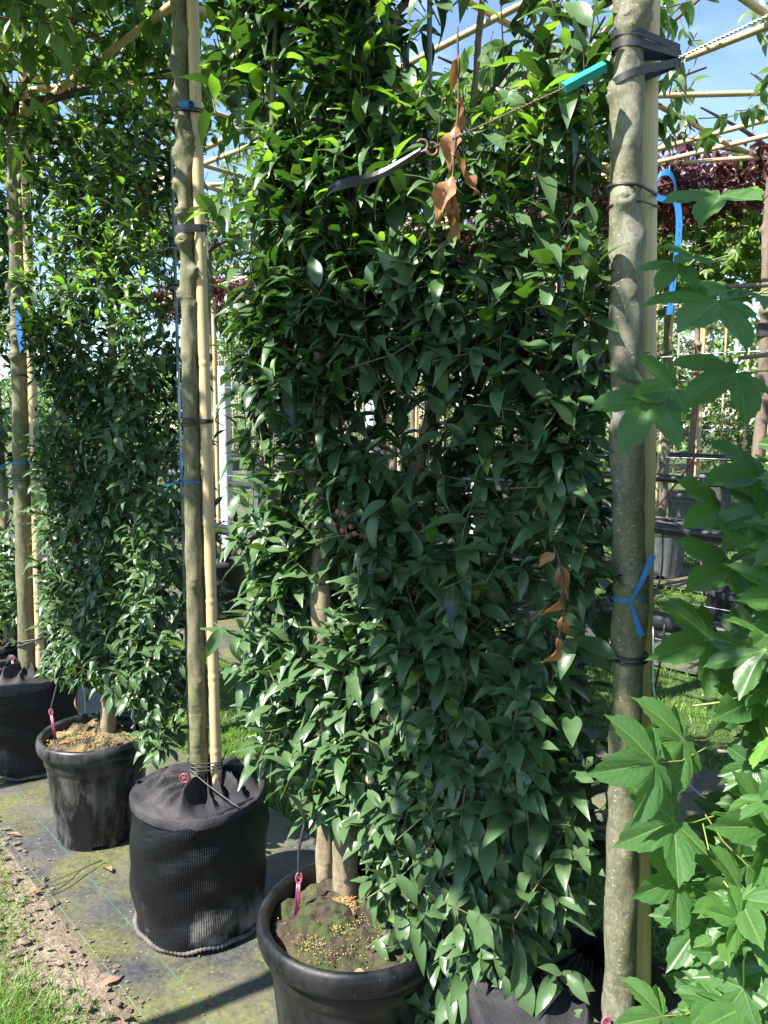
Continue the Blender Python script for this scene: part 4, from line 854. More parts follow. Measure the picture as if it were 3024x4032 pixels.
mb = MB(); tube(mb, smooth_path(Es, 6), 0.0185, 18); tag(mb.obj('wooden_stake', M['stake']), 'smooth peeled wooden stake behind the thick right trunk', 'stake')

# ties, straps and tags ------------------------------------------------------------------
def cE(z, r=0.0275): return (*at_z(Ep, z), r)
def sE(z): return (*at_z(Es, z), 0.0185)
def cC(z, r=0.0265): return (*at_z(Cp, z), r)
def sC(z): return (*at_z(Cs, z), 0.0175)
def cA(z, r=0.036): return (*at_z(Ap, z), r)
def sA(z): return (*at_z(As, z), 0.0195)
eye = (0.484, 1.353)
mb = MB()
P = loop_round([cE(2.21, 0.0275), (eye[0] + 0.004, eye[1], 0.004)], 2.214, (-0.10, 0.02)); ribbon(mb, P, 0.013, (0, 0, 1), 0.0018)
P = loop_round([cE(2.17, 0.0275), (eye[0] + 0.004, eye[1], 0.004)], 2.178, (0.32, 0.02)); ribbon(mb, P, 0.013, (0, 0, 1), 0.0018)
P = loop_round([cE(2.21, 0.0295), (eye[0] + 0.002, eye[1], 0.004)], 2.228, (-0.16, 0.02)); ribbon(mb, P, 0.011, (0, 0, 1), 0.0018)
tag(mb.obj('rubber_strap', M['rubber'], None, False), 'black rubber strap looped twice round the thick right trunk', 'tree tie')
def twist_cable(label, a, b, r=0.0034):
    a = np.array(a); b = np.array(b); n = int(np.linalg.norm(b - a) / 0.0025); f = np.linspace(0, 1, n); P = a + (b - a) * f[:, None]; d = unit(b - a); u = unit(np.cross(d, (0, 0, 1.0))); w = np.cross(d, u)
    mb = MB()
    for k in range(3):
        an = f * np.linalg.norm(b - a) / 0.022 * 2 * math.pi + k * 2.094; tube(mb, P + 0.55 * r * (np.cos(an)[:, None] * u + np.sin(an)[:, None] * w), 0.5 * r, 6)
    return tag(mb.obj('steel_cable', M['steel'] if r > 0.002 else M['rust']), label, 'cable')
twist_cable('twisted steel cable running from the rubber strap to the upper right edge', (0.486, 1.352, 2.203), (0.72, 1.02, 2.215), 0.0024)
twist_cable('steel cable running behind the laurel leaves towards the teal sleeve', (0.092, 1.470, 2.103), (0.288, 1.30, 2.135), 0.0017)
a = np.array((0.288, 1.30, 2.135)); b = np.array((0.353, 1.303, 2.169)); d = unit(b - a)
mb = MB(); tube(mb, [a, a + (b - a) * 0.5, b], 0.0095, 4, True); tag(mb.obj('cable_sleeve', M['teal'], None, False), 'teal plastic sleeve on the cable left of the thick right trunk', 'sleeve')
tie('black cable tie round the thick right trunk above the blue label', [cE(1.985), sE(1.985)], 1.998, 'cord', 0.0030, (-0.05, 0.1))
tie('thin grey tie round the thick right trunk just under the blue label', [cE(1.975), sE(1.97)], 1.972, 'cord', 0.0020, (0.12, 0.05))
tie('double black tie low on the thick right trunk', [cE(1.19, 0.0305)], 1.185, 'cord', 0.0028, (0.0, 0.06), 2, gap=0.009)
# blue label tape: loop at the tie, strip hanging down
mb = MB(); x0, y0 = 0.466, 1.352
P = smooth_path([(0.448, 1.322, 1.985), (0.452, 1.318, 2.006), (0.466, 1.315, 2.010), (0.478, 1.318, 1.995), (0.482, 1.322, 1.972), (0.470, 1.320, 1.968), (0.450, 1.319, 1.972)], 6); ribbon(mb, P, 0.010, (0.15, 0.1, 1), 0.0008)
P = smooth_path([(0.470, 1.318, 1.972), (0.482, 1.316, 1.962), (0.487, 1.315, 1.93), (0.485, 1.314, 1.88), (0.480, 1.313, 1.83), (0.476, 1.312, 1.782)], 6); ribbon(mb, P, 0.0100, (1, -0.25, 0.12), 0.0008)
blab = tag(mb.obj('plant_label', M['tape'], None, False), 'long blue tape label hanging from the thick right trunk', 'label', 'blue tape labels on the front row trees')
mb = MB(); rng = np.random.default_rng(9)
for k in range(30):
    z = 1.935 - 0.0046 * k; x = np.interp(z, [1.782, 1.83, 1.88, 1.93], [0.476, 0.480, 0.485, 0.487]); y = np.interp(z, [1.782, 1.93], [1.312, 1.315]) - 0.0012
    if rng.uniform() < 0.78: ribbon(mb, [(x - 0.0005 + rng.uniform(-0.0004, 0.0004), y, z), (x + rng.uniform(0.0, 0.0015), y, z - 0.003)], 0.0009, (1, -0.25, 0), 0.0004)
mb.obj('printed_line', M['ink'], blab)
# blue ribbon on E
mb = MB(); P = loop_round([cE(1.296, 0.0315)], 1.296, (0.10, 0.05)); ribbon(mb, P, 0.007, (0, 0, 1), 0.001)
c = np.array((0.430, 1.316, 1.292))
for e_ in ((0.463, 1.308, 1.372), (0.447, 1.304, 1.232)):
    e_ = np.array(e_)
    for o_ in (-0.0035, 0, 0.0035): ribbon(mb, smooth_path([c, (c + e_) / 2 + (o_ * 0.6, -0.004, 0), e_ + (o_ * 1.2, 0, abs(o_))], 4), 0.0048, (1, -0.2, -0.3), 0.0007)
tag(mb.obj('marking_ribbon', M['tape'], None, False), 'bright blue ribbon knotted round the thick right trunk', 'ribbon', 'blue marking ribbons on the front row trunks')
# C
tie('black rubber loop holding the knobbly trunk to its bamboo stake', [cC(2.165, 0.031), sC(2.165)], 2.166, 'strap', 0.016, (0.06, 0.1), 2, gap=0.006)
tie('black wire wound four times round the knobbly trunk and stake', [cC(1.605), sC(1.605)], 1.608, 'cord', 0.0018, (0.12, 0.0), 4, gap=0.0055, tails=[[(-0.515, 2.36, 1.612), (-0.505, 2.35, 1.63), (-0.497, 2.35, 1.652)], [(-0.515, 2.36, 1.61), (-0.495, 2.35, 1.60), (-0.487, 2.35, 1.592)]])
tie('black wire wound low round the knobbly trunk just above its bag', [cC(0.53, 0.033), sC(0.53)], 0.535, 'cord', 0.0022, (0.05, 0.0), 3, gap=0.012, tails=[[(-0.617, 2.31, 0.53), (-0.54, 2.25, 0.50), (-0.42, 2.16, 0.468)], [(-0.515, 2.36, 0.535), (-0.50, 2.34, 0.57)]])
mb = MB(); P = loop_round([cC(1.427, 0.0315)], 1.427); ribbon(mb, P, 0.006, (0, 0, 1), 0.001)
ribbon(mb, [(-0.605, 2.305, 1.428), (-0.607, 2.30, 1.47), (-0.606, 2.30, 1.515)], 0.006, (1, 0, 0), 0.001); ribbon(mb, [(-0.603, 2.302, 1.428), (-0.63, 2.29, 1.424), (-0.658, 2.285, 1.420)], 0.006, (0, 0, 1), 0.001)
tag(mb.obj('marking_ribbon', M['tape'], None, False), 'thin blue ribbon with a tail up and a tail left on the knobbly trunk', 'ribbon', 'blue marking ribbons on the front row trunks')
mb = MB(); P = [(-0.560 + 0.011 * math.cos(q) * (1 - q * 0.02), 2.285, 2.492 + 0.011 * math.sin(q) * (1 - q * 0.02)) for q in np.linspace(0, 9, 40)]
ax = unit(np.array((0.8, -0.5, -0.25))); u_ = unit(np.cross(ax, (0, 0, 1.0))); w_ = np.cross(ax, u_)
P = [np.array((-0.556, 2.283, 2.495)) + 0.013 * (math.cos(q) * u_ + math.sin(q) * w_) * (1 - q * 0.03) for q in np.linspace(0, 9, 44)]
ribbon(mb, P, 0.036, ax, 0.0008); tag(mb.obj('plant_label', M['tape'], None, False), 'rolled up blue tape label high on the knobbly trunk', 'label', 'blue tape labels on the front row trees')
tie('dark cord behind the rolled blue label on the knobbly trunk', [cC(2.49, 0.034), sC(2.49)], 2.492, 'cord', 0.0022, (0, 0.1), 2, gap=0.008)
# A
tie('black rubber strap on the leftmost trunk above its blue label', [cA(2.16, 0.038), sA(2.16)], 2.18, 'strap', 0.024, (0.05, 0.1), 2, gap=0.01)
tie('dark wire high on the leftmost trunk under its fork', [cA(2.80, 0.033), sA(2.80)], 2.80, 'cord', 0.0026, (-0.1, 0.0), 2, gap=0.03)
tie('dark wires round the leftmost trunk and stake at mid height', [cA(1.365, 0.040), sA(1.365)], 1.365, 'cord', 0.0022, (0.04, 0.0), 3, gap=0.012)
tie('dark cord low on the leftmost trunk above its bag', [cA(0.61, 0.040), sA(0.61)], 0.61, 'cord', 0.0034, (0.35, 0.0), 2, gap=0.012)
mb = MB(); P = smooth_path([(-1.592, 3.425, 2.125), (-1.590, 3.42, 2.10), (-1.586, 3.415, 2.0), (-1.573, 3.41, 1.91)], 6); ribbon(mb, P, 0.028, (1, -0.1, 0.1), 0.001); tag(mb.obj('plant_label', M['tape'], None, False), 'blue tape label hanging on the leftmost trunk', 'label', 'blue tape labels on the front row trees')
mb = MB(); P = loop_round([cA(1.428, 0.0385)], 1.428); ribbon(mb, P, 0.009, (0, 0, 1), 0.001); ribbon(mb, [(-1.67, 3.44, 1.428), (-1.70, 3.43, 1.415), (-1.725, 3.42, 1.40)], 0.009, (0, -0.3, 1), 0.001)
tag(mb.obj('marking_ribbon', M['tape'], None, False), 'thin blue ribbon on the leftmost trunk', 'ribbon', 'blue marking ribbons on the front row trunks')
# strap and hook in the laurel
mb = MB(); a = np.array((-0.098, 1.50, 2.04)); b = np.array((0.077, 1.475, 2.103))
for o_, sg in ((0.006, 1), (-0.006, -1)): ribbon(mb, smooth_path([np.array((-0.118, 1.695, 2.058 + o_ * 0.5)), a + (0, 0, o_ * 0.7), (a + b) / 2 + (0, sg * 0.006, -0.012 + o_), b + (0, 0, o_ * 0.2)], 8), 0.011, (0.3, 0.3 * sg, 1), 0.0018)
tag(mb.obj('rubber_strap', M['rubber'], None, False), 'folded black rubber strap stretched through the upper laurel leaves', 'tree tie')
mb = MB(); P = [(0.083 + 0.012 * math.cos(q) if q < 0 else 0.083, 1.54, 2.144) for q in (0,)]
hk = [(0.070 + 0.010 * math.cos(q), 1.472, 2.106 + 0.010 * math.sin(q)) for q in np.linspace(2.6, -1.2, 12)] + [(0.088 + 0.010 * math.cos(q), 1.470, 2.099 + 0.011 * math.sin(q)) for q in np.linspace(-2.8, 1.9, 14)]
tube(mb, smooth_path(hk, 3), 0.0030, 8); tag(mb.obj('steel_hook', M['rust']), 'rusty s-shaped hook at the end of the folded rubber strap', 'hook')

# galvanised rod frames behind the laurels
def rod_frame(label, c, e, half, ztop, ups=3, seed=0):
    e = unit(np.array((e[0], e[1], 0.0))); root = thing('rod_frame', label, 'plant frame', (c[0], c[1], 0), 0, 'galvanised rod frames behind the laurels')
    for k in range(ups):
        v = half * (2 * k / (ups - 1) - 1); mb = MB(); tube(mb, [tuple(e * v + (0, 0, 0.40)), tuple(e * v + (0, 0, ztop))], 0.0058, 8); mb.obj('upright', M['steel'], root)
    for z in np.arange(0.75, ztop, 0.36):
        mb = MB(); tube(mb, [tuple(-e * (half + 0.05) + (0, 0.012, z)), tuple(e * (half + 0.05) + (0, 0.012, z + 0.01))], 0.0058, 8); mb.obj('crossbar', M['steel'], root)
    return root
rod_frame('galvanised rod frame among the leaves of the large middle laurel', (0.10, 1.80), (0.83, -0.557), 0.315, 2.55)
rod_frame('galvanised rod frame among the leaves of the left laurel', (-0.98, 2.90), (0.78, -0.60), 0.34, 2.5)

# drip irrigation pegs
def peg(label, top, bot, tubes, wheel=False):
    root = thing('drip_peg', label, 'drip peg', (0, 0, 0), 0, 'drip irrigation pegs in the pots')
    t = np.array(top); b = np.array(bot); mb = MB(); d = unit(t - b); s_ = unit(np.cross(d, (0, 1, 0)))
    for o_ in (-0.0035, 0.0035): tube(mb, [b + s_ * o_, t + s_ * o_], 0.0026, 6)
    tube(mb, [b, t], 0.0022, 6); mb.obj('spike', M['maroon'], root)
    mb = MB(); tube(mb, [t + s_ * 0.007 * math.cos(q) + d * (0.012 + 0.012 * math.sin(q)) for q in np.linspace(0, 2 * math.pi, 20)], 0.0028, 6, False)
    for q in (0.4, 2.0, 3.6): tube(mb, [t + d * 0.012, t + s_ * 0.007 * math.cos(q) + d * (0.012 + 0.012 * math.sin(q))], 0.0018, 5)
    mb.obj('drip_head', M['pink'], root)
    if tubes: mb = MB(); tube(mb, smooth_path([t + d * 0.02] + tubes, 6), 0.0034, 7); mb.obj('feed_tube', M['rubber'], root)
    return root
peg('maroon drip peg with pink head in the front laurel pot', (-0.205, 1.735, 0.505), (-0.210, 1.722, 0.42), [(-0.205, 1.75, 0.58), (-0.19, 1.78, 0.66), (-0.19, 1.82, 0.75)])
peg('maroon drip peg in the mossy soil of the dusty pot', (-1.265, 2.82, 0.50), (-1.245, 2.80, 0.40), [(-1.26, 2.84, 0.57), (-1.24, 2.88, 0.68)])
peg('maroon drip peg on the leftmost root bag', (-1.705, 3.43, 0.52), (-1.70, 3.42, 0.445), [(-1.74, 3.42, 0.50), (-1.78, 3.36, 0.475)])
root = thing('drip_peg', 'round red drip wheel at the foot of the knobbly trunk', 'drip peg', (-0.618, 2.272, 0.512), 0, 'drip irrigation pegs in the pots')
mb = MB(); tube(mb, [(0.014 * math.cos(q), 0, 0.014 * math.sin(q)) for q in np.linspace(0, 2 * math.pi, 24)], 0.0026, 7, False)
for q in (0.3, 1.35, 2.4): tube(mb, [(0.014 * math.cos(q), 0, 0.014 * math.sin(q)), (-0.014 * math.cos(q), 0, -0.014 * math.sin(q))], 0.0018, 5)
mb.obj('drip_head', M['pink'], root); mb = MB(); tube(mb, [(0.01, 0.004, -0.006), (0.016, 0.006, -0.03), (0.012, 0.004, -0.05)], 0.003, 6); mb.obj('spike', M['maroon'], root)
peg('pink drip peg at the foot of the thick right trunk', (0.405, 1.29, 0.50), (0.40, 1.285, 0.44), [(0.42, 1.30, 0.505), (0.47, 1.25, 0.50), (0.55, 1.22, 0.49)])

# fallen leaves and twigs on the ground
def fallen(label, loc, dz, L, mat, seed, tilt=0.2):
    rng = np.random.default_rng(seed); mb = MB()
    place_leaves(mb, np.zeros((1, 3)), np.array([(math.cos(dz), math.sin(dz), tilt)]), np.array([(rng.uniform(-0.3, 0.3), rng.uniform(-0.3, 0.3), 1)]), L, [LAUREL[seed % 6]], rng)
    o = mb.obj('fallen_leaf', M[mat]); o.location = loc; return tag(o, label, 'leaf', 'dry fallen leaves')
fallen('curled red brown leaf on the mossy fabric left of the centre left bag', (-0.96, 2.55, 0.034), 2.4, 0.065, 'dead_red', 1, 0.25)
fallen('red brown leaf on the bare earth at the lower left', (-0.80, 1.99, 0.034), 0.7, 0.07, 'dead_red', 2, 0.15)
fallen('dark leaf on the fabric at the bottom edge', (-0.50, 1.93, 0.034), 0.2, 0.045, 'dead', 3, 0.1)
fallen('pale red leaf on the bare earth at the left edge', (-1.44, 2.80, 0.034), 0.0, 0.05, 'dead_red', 4, 0.2)
fallen('brown leaf on the bare earth beside the grass', (-1.20, 2.42, 0.034), 0.5, 0.05, 'dead', 5, 0.2)
fallen('orange brown leaf on the mossy soil of the dusty pot', (-1.215, 2.75, 0.415), 0.6, 0.055, 'dead', 6, 0.25)
fallen('cream leaf at the front rim of the dusty pot', (-1.07, 2.70, 0.408), 0.1, 0.035, 'dead', 7, 0.25)
fallen('orange brown leaf lying on the soil at the right of the front pot', (0.055, 1.63, 0.447), 0.2, 0.06, 'dead_red', 8, 0.2)
fallen('brown leaf against the inside rim of the front pot', (0.03, 1.535, 0.43), 0.4, 0.055, 'dead_red', 9, 0.3)
fallen('dull leaf lying low inside the front pot rim', (-0.04, 1.53, 0.43), 3.0, 0.035, 'dead', 10, 0.1)
fallen('red dry leaf hanging over the soil of the dusty pot', (-1.12, 2.70, 0.62), -1.5, 0.075, 'dead_red', 12, -3.0)
mb = MB(); tube(mb, smooth_path([(-1.02, 2.62, 0.034), (-1.06, 2.55, 0.045), (-1.09, 2.47, 0.036), (-1.13, 2.42, 0.034)], 5), 0.0022, 6); tube(mb, smooth_path([(-1.06, 2.55, 0.045), (-1.12, 2.50, 0.04), (-1.17, 2.46, 0.034)], 5), 0.0016, 6)
tag(mb.obj('fallen_twig', M['branch']), 'thin forked dry twig on the fabric', 'twig')

# ---------------------------------------------------------------- sweetgum at the right
HERO = [
(0.430,1.160,1.652, 0.346,1.100,1.643),(0.388,1.140,1.635, 0.329,1.060,1.571),(0.541,1.200,1.678, 0.417,1.120,1.644),(0.591,1.200,1.517, 0.453,1.120,1.541),
(0.525,1.200,1.466, 0.439,1.120,1.455),(0.548,1.200,1.370, 0.441,1.120,1.362),(0.523,1.200,1.259, 0.392,1.120,1.253),(0.413,1.120,1.088, 0.278,1.020,1.112),
(0.486,1.200,1.091, 0.377,1.120,1.110),(0.446,1.120,0.994, 0.305,1.040,0.989),(0.455,1.120,0.902, 0.363,1.060,0.901),(0.549,1.100,0.886, 0.452,1.050,0.928),
(0.497,1.120,0.826, 0.415,1.060,0.790),(0.569,1.100,0.791, 0.438,1.020,0.842),(0.433,1.100,0.685, 0.348,1.050,0.714),(0.580,1.100,0.995, 0.470,1.020,1.041),
(0.463,1.100,1.912, 0.378,1.000,1.847),(0.447,1.150,1.842, 0.399,1.100,1.826),(0.423,1.150,1.828, 0.353,1.060,1.784),(0.500,1.150,1.794, 0.396,1.100,1.774),
(0.464,1.100,1.769, 0.352,1.000,1.703),(0.547,1.150,1.786, 0.451,1.100,1.803),(0.591,1.150,1.185, 0.466,1.080,1.168),(0.576,1.200,1.167, 0.478,1.150,1.229)]
gum = thing('sweetgum_tree', 'lobed-leaved tree reaching in from the right in front of the thick trunk', 'tree')
rng = np.random.default_rng(77)
H = np.array(HERO); P = H[:, :3]; D = H[:, 3:] - H[:, :3]; Lh = np.linalg.norm(D, axis=1)
N = np.stack([rng.uniform(-0.3, 0.3, len(H)), rng.uniform(-1.0, -0.55, len(H)), rng.uniform(0.25, 0.9, len(H))], 1)
N[16:19] = ((-0.05, -0.30, 1.0), (0.3, -0.45, 1.0), (0.2, -0.40, 1.0)); N[21] = (0.1, -0.4, 1.0); Lh[16:19] *= (0.75, 0.6, 0.65); Lh[19] *= 0.8; Lh[21] *= 0.8
mb = MB(); place_leaves(mb, P, D, N, np.clip(Lh * 0.84, 0.055, 0.115), GUM, rng)
def gum_edge(z): return np.interp(z, [0.2, 0.7, 0.95, 1.15, 1.3, 1.45, 1.6, 1.72, 1.85, 2.0], [0.51, 0.52, 0.57, 0.585, 0.56, 0.57, 0.63, 0.72, 0.82, 0.9])
n = 2000; z = rng.uniform(0.15, 1.95, n); y = rng.uniform(1.0, 1.65, n); x = gum_edge(z) * y / 1.15 + rng.uniform(0.0, 0.36, n)
k = (z < 1.68) | (rng.uniform(0, 1, n) < 0.18); x, y, z = x[k], y[k], z[k]; n = len(x)
TP = np.stack([x, y, z], 1)
TD = np.stack([rng.normal(-0.55, 0.5, n), rng.normal(-0.35, 0.45, n), rng.normal(-0.15, 0.5, n)], 1)
TN = np.stack([rng.normal(-0.35, 0.35, n), rng.normal(-0.55, 0.3, n), rng.uniform(0.2, 1.1, n)], 1)
place_leaves(mb, TP, TD, TN, rng.uniform(0.055, 0.100, n), GUM, rng); mb.obj('foliage', M['gum'], gum)
mb = MB(); sticks(mb, np.concatenate([P - unit(D) * rng.uniform(0.07, 0.13, (len(P), 1)) + rng.normal(0, 0.012, (len(P), 3)) + np.array((0.03, 0.03, 0)), TP - unit(TD) * 0.08 + rng.normal(0, 0.015, (n, 3))]), np.concatenate([P, TP]), 0.0016, 0.0012); tag(mb.obj('leaf_stalks', M['petiole'], gum), kind='stuff')
mb = MB(); tube(mb, smooth_path([(1.08, 1.28, 0.1), (1.06, 1.3, 1.0), (1.03, 1.3, 2.0), (1.0, 1.3, 2.9)], 6), [0.034, 0.026, 0.018, 0.008], 14); mb.obj('trunk', M['bark_old'], gum)
for a, m_, b in (((1.05, 1.3, 1.55), (0.80, 1.22, 1.72), (0.54, 1.19, 1.70)), ((1.06, 1.3, 1.0), (0.75, 1.2, 1.07), (0.53, 1.17, 1.085)), ((1.05, 1.3, 1.4), (0.8, 1.25, 1.48), (0.6, 1.2, 1.50)), ((1.04, 1.3, 1.7), (0.78, 1.2, 1.90), (0.55, 1.12, 1.93)), ((1.06, 1.3, 0.8), (0.8, 1.2, 0.86), (0.55, 1.12, 0.88)), ((1.06, 1.3, 1.2), (0.8, 1.22, 1.25), (0.56, 1.2, 1.26)), ((1.06, 1.3, 1.6), (0.80, 1.2, 1.80), (0.50, 1.15, 1.80))):
    mb = MB(); tube(mb, smooth_path([a, m_, b], 6), [0.011, 0.007, 0.003], 8); mb.obj('limb', M['bark_old'], gum)
bag('black root bag under the lobed-leaved tree at the lower right corner', (1.08, 1.28, 0.024), 1.0, 'black root bags of the front row trees', 0.4, 31, False)

# ================================================================ ROWS BEHIND
FR = {}
def frame_mesh(kind):
    """Shared pole meshes of the bamboo lattices."""
    if kind not in FR:
        rng = np.random.default_rng(len(FR) + 300)
        FR[kind] = [bamboo_mesh('pole', [(-1.08, 0, 0), (0, rng.uniform(-0.02, 0.02), rng.uniform(-0.02, 0.02)), (1.08, 0, 0)], rng.uniform(0.0115, 0.015), M['bamboo'], 0.28) for _ in range(3)]
    return FR[kind]
def lattice(label, c, sx, sy, seed, group, nx=3, ny=4, rz=0.0):
    rng = np.random.default_rng(seed); root = thing('bamboo_lattice', label, 'lattice', c, ROT + rz, group); pm = frame_mesh('a')
    for k in range(nx):
        ob('pole', pm[k % 3], root, (rng.uniform(-0.06, 0.06), sy * (2 * k / (nx - 1) - 1), rng.uniform(-0.01, 0.01)), (0, rng.uniform(-0.02, 0.02), rng.normal(0, 0.04))).scale = (sx * 1.06, 1, 1)
    for k in range(ny):
        ob('pole', pm[(k + 1) % 3], root, (sx * (2 * k / (ny - 1) - 1), rng.uniform(-0.06, 0.06), 0.03 + rng.uniform(-0.01, 0.01)), (0, rng.uniform(-0.02, 0.02), math.pi / 2 + rng.normal(0, 0.04))).scale = (sy * 1.10, 1, 1)
    for sgn in (1, -1): ob('pole', pm[0], root, (0, 0, 0.06), (0, 0, sgn * (0.7 + rng.uniform(-0.1, 0.1)))).scale = (0.9 * sx, 1, 1)
    return root
lattice('bamboo lattice under the leafy crown with green fruit, upper left', (-1.45, 3.50, 2.98), 1.02, 0.78, 1, 'bamboo lattices over the front row')
lattice('bamboo lattice over the knobbly centre left trunk', (-0.66, 2.44, 3.08), 0.92, 0.62, 2, 'bamboo lattices over the front row')
lattice('bamboo lattice over the thick right trunk', (0.50, 1.42, 3.30), 0.92, 0.62, 3, 'bamboo lattices over the front row')

KIN = {}
KIN['pear'] = crown_meshes('pear', M['pear'], 201, 0.92, 0.70, -0.02, 0.30, 210, OVAL, 0.085, 7, 0.43, 1.0)
KIN['plum'] = crown_meshes('plum', M['plum'], 202, 0.88, 0.50, -0.03, 0.20, 480, SMALL, 0.062, 7, 0.34, 0.7)
KIN['field'] = crown_meshes('field_maple', M['maple'], 203, 0.88, 0.80, -0.55, 0.30, 560, FIELD, 0.075, 7, 0.36, 0.8)
TRK = {}
def back_trunk(kind, seed):
    if kind not in TRK:
        rng = np.random.default_rng(seed); k = [(rng.uniform(1.6, 2.9), rng.uniform(-180, 180), 0.014, 0.02) for _ in range(14)]
        pts = [(0, 0, 0.40)] + [(rng.normal(0, 0.012), rng.normal(0, 0.012), z) for z in (0.9, 1.5, 2.1, 2.6)] + [(0, 0, 3.0)]
        P = smooth_path(pts, 8); L = np.linspace(0, len(P) - 1, 220); PP = np.stack([np.interp(L, np.arange(len(P)), P[:, q]) for q in range(3)], 1)
        mb = MB(); tube(mb, PP, [0.038, 0.035, 0.032, 0.028], 16, True, knotty(seed, k, 0.0015)); t = mb.mesh('trunk', M['bark_old'] if kind == 'plum' else M['bark'])
        lm = []
        for q in range(7):
            a = 2 * math.pi * q / 7 + rng.uniform(-0.3, 0.3); e = (math.cos(a) * 0.75, math.sin(a) * 0.66, 3.18 + rng.uniform(-0.1, 0.1))
            mb = MB(); tube(mb, smooth_path([(0, 0, 2.9 + 0.02 * q), (e[0] * 0.4, e[1] * 0.4, 3.06), e], 5), [0.016, 0.011, 0.005], 6); lm.append(mb.mesh('limb', M['branch']))
        TRK[kind] = (t, lm)
    return TRK[kind]
def back_tree(kind, label, t, s, group, dz=0.0, rz=0.0):
    x, y, z = WG(t, s); root = thing('tree', label, 'tree', (x, y, z), ROT + rz, group)
    tm, lm = back_trunk(kind, 400 + len(kind)); ob('trunk', tm, root)
    ob('crown', KIN[kind][0], root, (0, 0, 2.97 + dz)); tag(ob('twigs', KIN[kind][1], root, (0, 0, 2.97 + dz)), kind='stuff')
    for m_ in lm: ob('limb', m_, root)
    return root
_sm = {}
def back_stake(label, t, s, lean=0.0, dx=0.06, h=2.55, r=0.018, group='stakes of the rows behind'):
    key = round(h * 10)
    if key not in _sm: _sm[key] = bamboo_mesh('bamboo_stake', [(0, 0, 0.40), (0, 0, h)], r, M['bamboo'], 0.3)
    x, y, z = WG(t + dx, s); o = ob('bamboo_stake', _sm[key], None, (x, y, z), (0, lean, ROT)); return tag(o, label, 'stake', group)

ORD = ['first', 'second', 'third', 'fourth', 'fifth', 'sixth']
# second row: leafy trees in black bags
for k, t in enumerate((-2.30, -3.90, -5.55)):
    w = ['behind the large middle laurel', 'behind the knobbly trunk', 'left of the large laurel'][k]
    back_tree('pear', 'green second row roof trained tree ' + w, t, 3.10, 'green trees of the second row', 0.0, (k % 2) * math.pi)
    lattice('bamboo lattice of the second row tree ' + w, (*W(t, 3.10)[:2], gz(3.10) + 3.02), 0.98, 0.84, 20 + k, 'bamboo lattices of the second row', rz=0.03 * k)
    back_stake('bamboo stake of the second row tree ' + w, t, 3.10)
    bag('black root bag of the second row, ' + w, WG(t, 3.10, 0.024), 1.05, 'black root bags of the rows behind', k * 1.3, 50 + k, False)
# third row: red leaved trees
for k, t in enumerate((-1.93, -3.55, -5.1, -6.7, -8.3)):
    w = ['with strapped grey trunk', 'behind the thick right trunk', 'seen through the large laurel', 'glimpsed left of the large laurel', 'behind the left laurel'][k]
    back_tree('plum', 'red leaved roof trained tree ' + w, t, 4.66, 'red leaved trees of the third row', -0.10, (k % 2) * math.pi + 0.1 * k)
    lattice('bamboo lattice of the red leaved tree ' + w, (*W(t, 4.66)[:2], gz(4.66) + 2.92), 0.95, 0.52, 40 + k, 'bamboo lattices of the third row', 2, 3, 0.02 * k)
    back_stake('bamboo stake of the red leaved tree ' + w, t, 4.66, dx=0.07)
    bag('black root bag of the red leaved tree ' + w, WG(t, 4.66, 0.024), 1.1, 'black root bags of the rows behind', k, 60 + k, False)
x, y, z = WG(-1.93, 4.66)
tie('black strap round the grey trunk of the red leaved tree at the right edge', [(x, y, 0.036), (WG(-1.86, 4.66)[0], WG(-1.86, 4.66)[1], 0.018)], z + 2.02, 'strap', 0.045, (0, 0), 2, gap=0.03)
# fourth row: light green lobed leaves, with pots
for k, t in enumerate((-1.8, -3.47, -5.1, -6.7, -8.3, -9.9)):
    w = ['at the right edge', 'with the leaning orange stake', 'behind the thick right trunk', 'behind the large laurel', 'left of the large laurel', 'far behind the left laurel'][k]
    back_tree('field', 'light green roof trained tree ' + w, t, 6.42, 'light green trees of the fourth row', 0.05, (k % 2) * math.pi + 0.15 * k)
    lattice('bamboo lattice of the light green tree ' + w, (*W(t, 6.42)[:2], gz(6.42) + 3.05), 0.95, 0.86, 60 + k, 'bamboo lattices of the fourth row', rz=0.03 * k)
    pot('grey black pot of the light green tree ' + w, WG(t, 6.42, 0.024), 1.12, 'pot_grey', 'soil_pale', 'pots of the fourth row', k * 0.5, 13, 70 + k)
    back_stake('leaning orange bamboo stake in the grey pot' if k == 1 else 'bamboo stake of the light green tree ' + w, t, 6.42, 0.05 if k == 1 else 0.0, -0.09 if k == 1 else 0.07, 2.6, 0.03)
# fifth row: red again
for k, t in enumerate((-2.4, -4.1, -5.8, -7.5, -9.2, -10.9)):
    w = ['at the right edge', 'behind the leaning orange stake', 'behind the thick right trunk', 'behind the large laurel', 'left of the large laurel', 'behind the left laurel'][k]
    back_tree('plum', 'far red leaved tree of the fifth row ' + w, t, 8.2, 'far red leaved trees of the fifth row', 0.0, 0.4 * k)
    lattice('bamboo lattice of the far red leaved tree ' + w, (*W(t, 8.2)[:2], gz(8.2) + 3.02), 0.95, 0.56, 80 + k, 'bamboo lattices of the fifth row', rz=0.02 * k)
    pot('black pot of the far red leaved tree ' + w, WG(t, 8.2, 0.024), 1.1, 'pot_grey', 'soil', 'pots of the fifth row', k * 0.5, 13, 90 + k)
    back_stake('bamboo stake of the far red leaved tree ' + w, t, 8.2, dx=0.08)
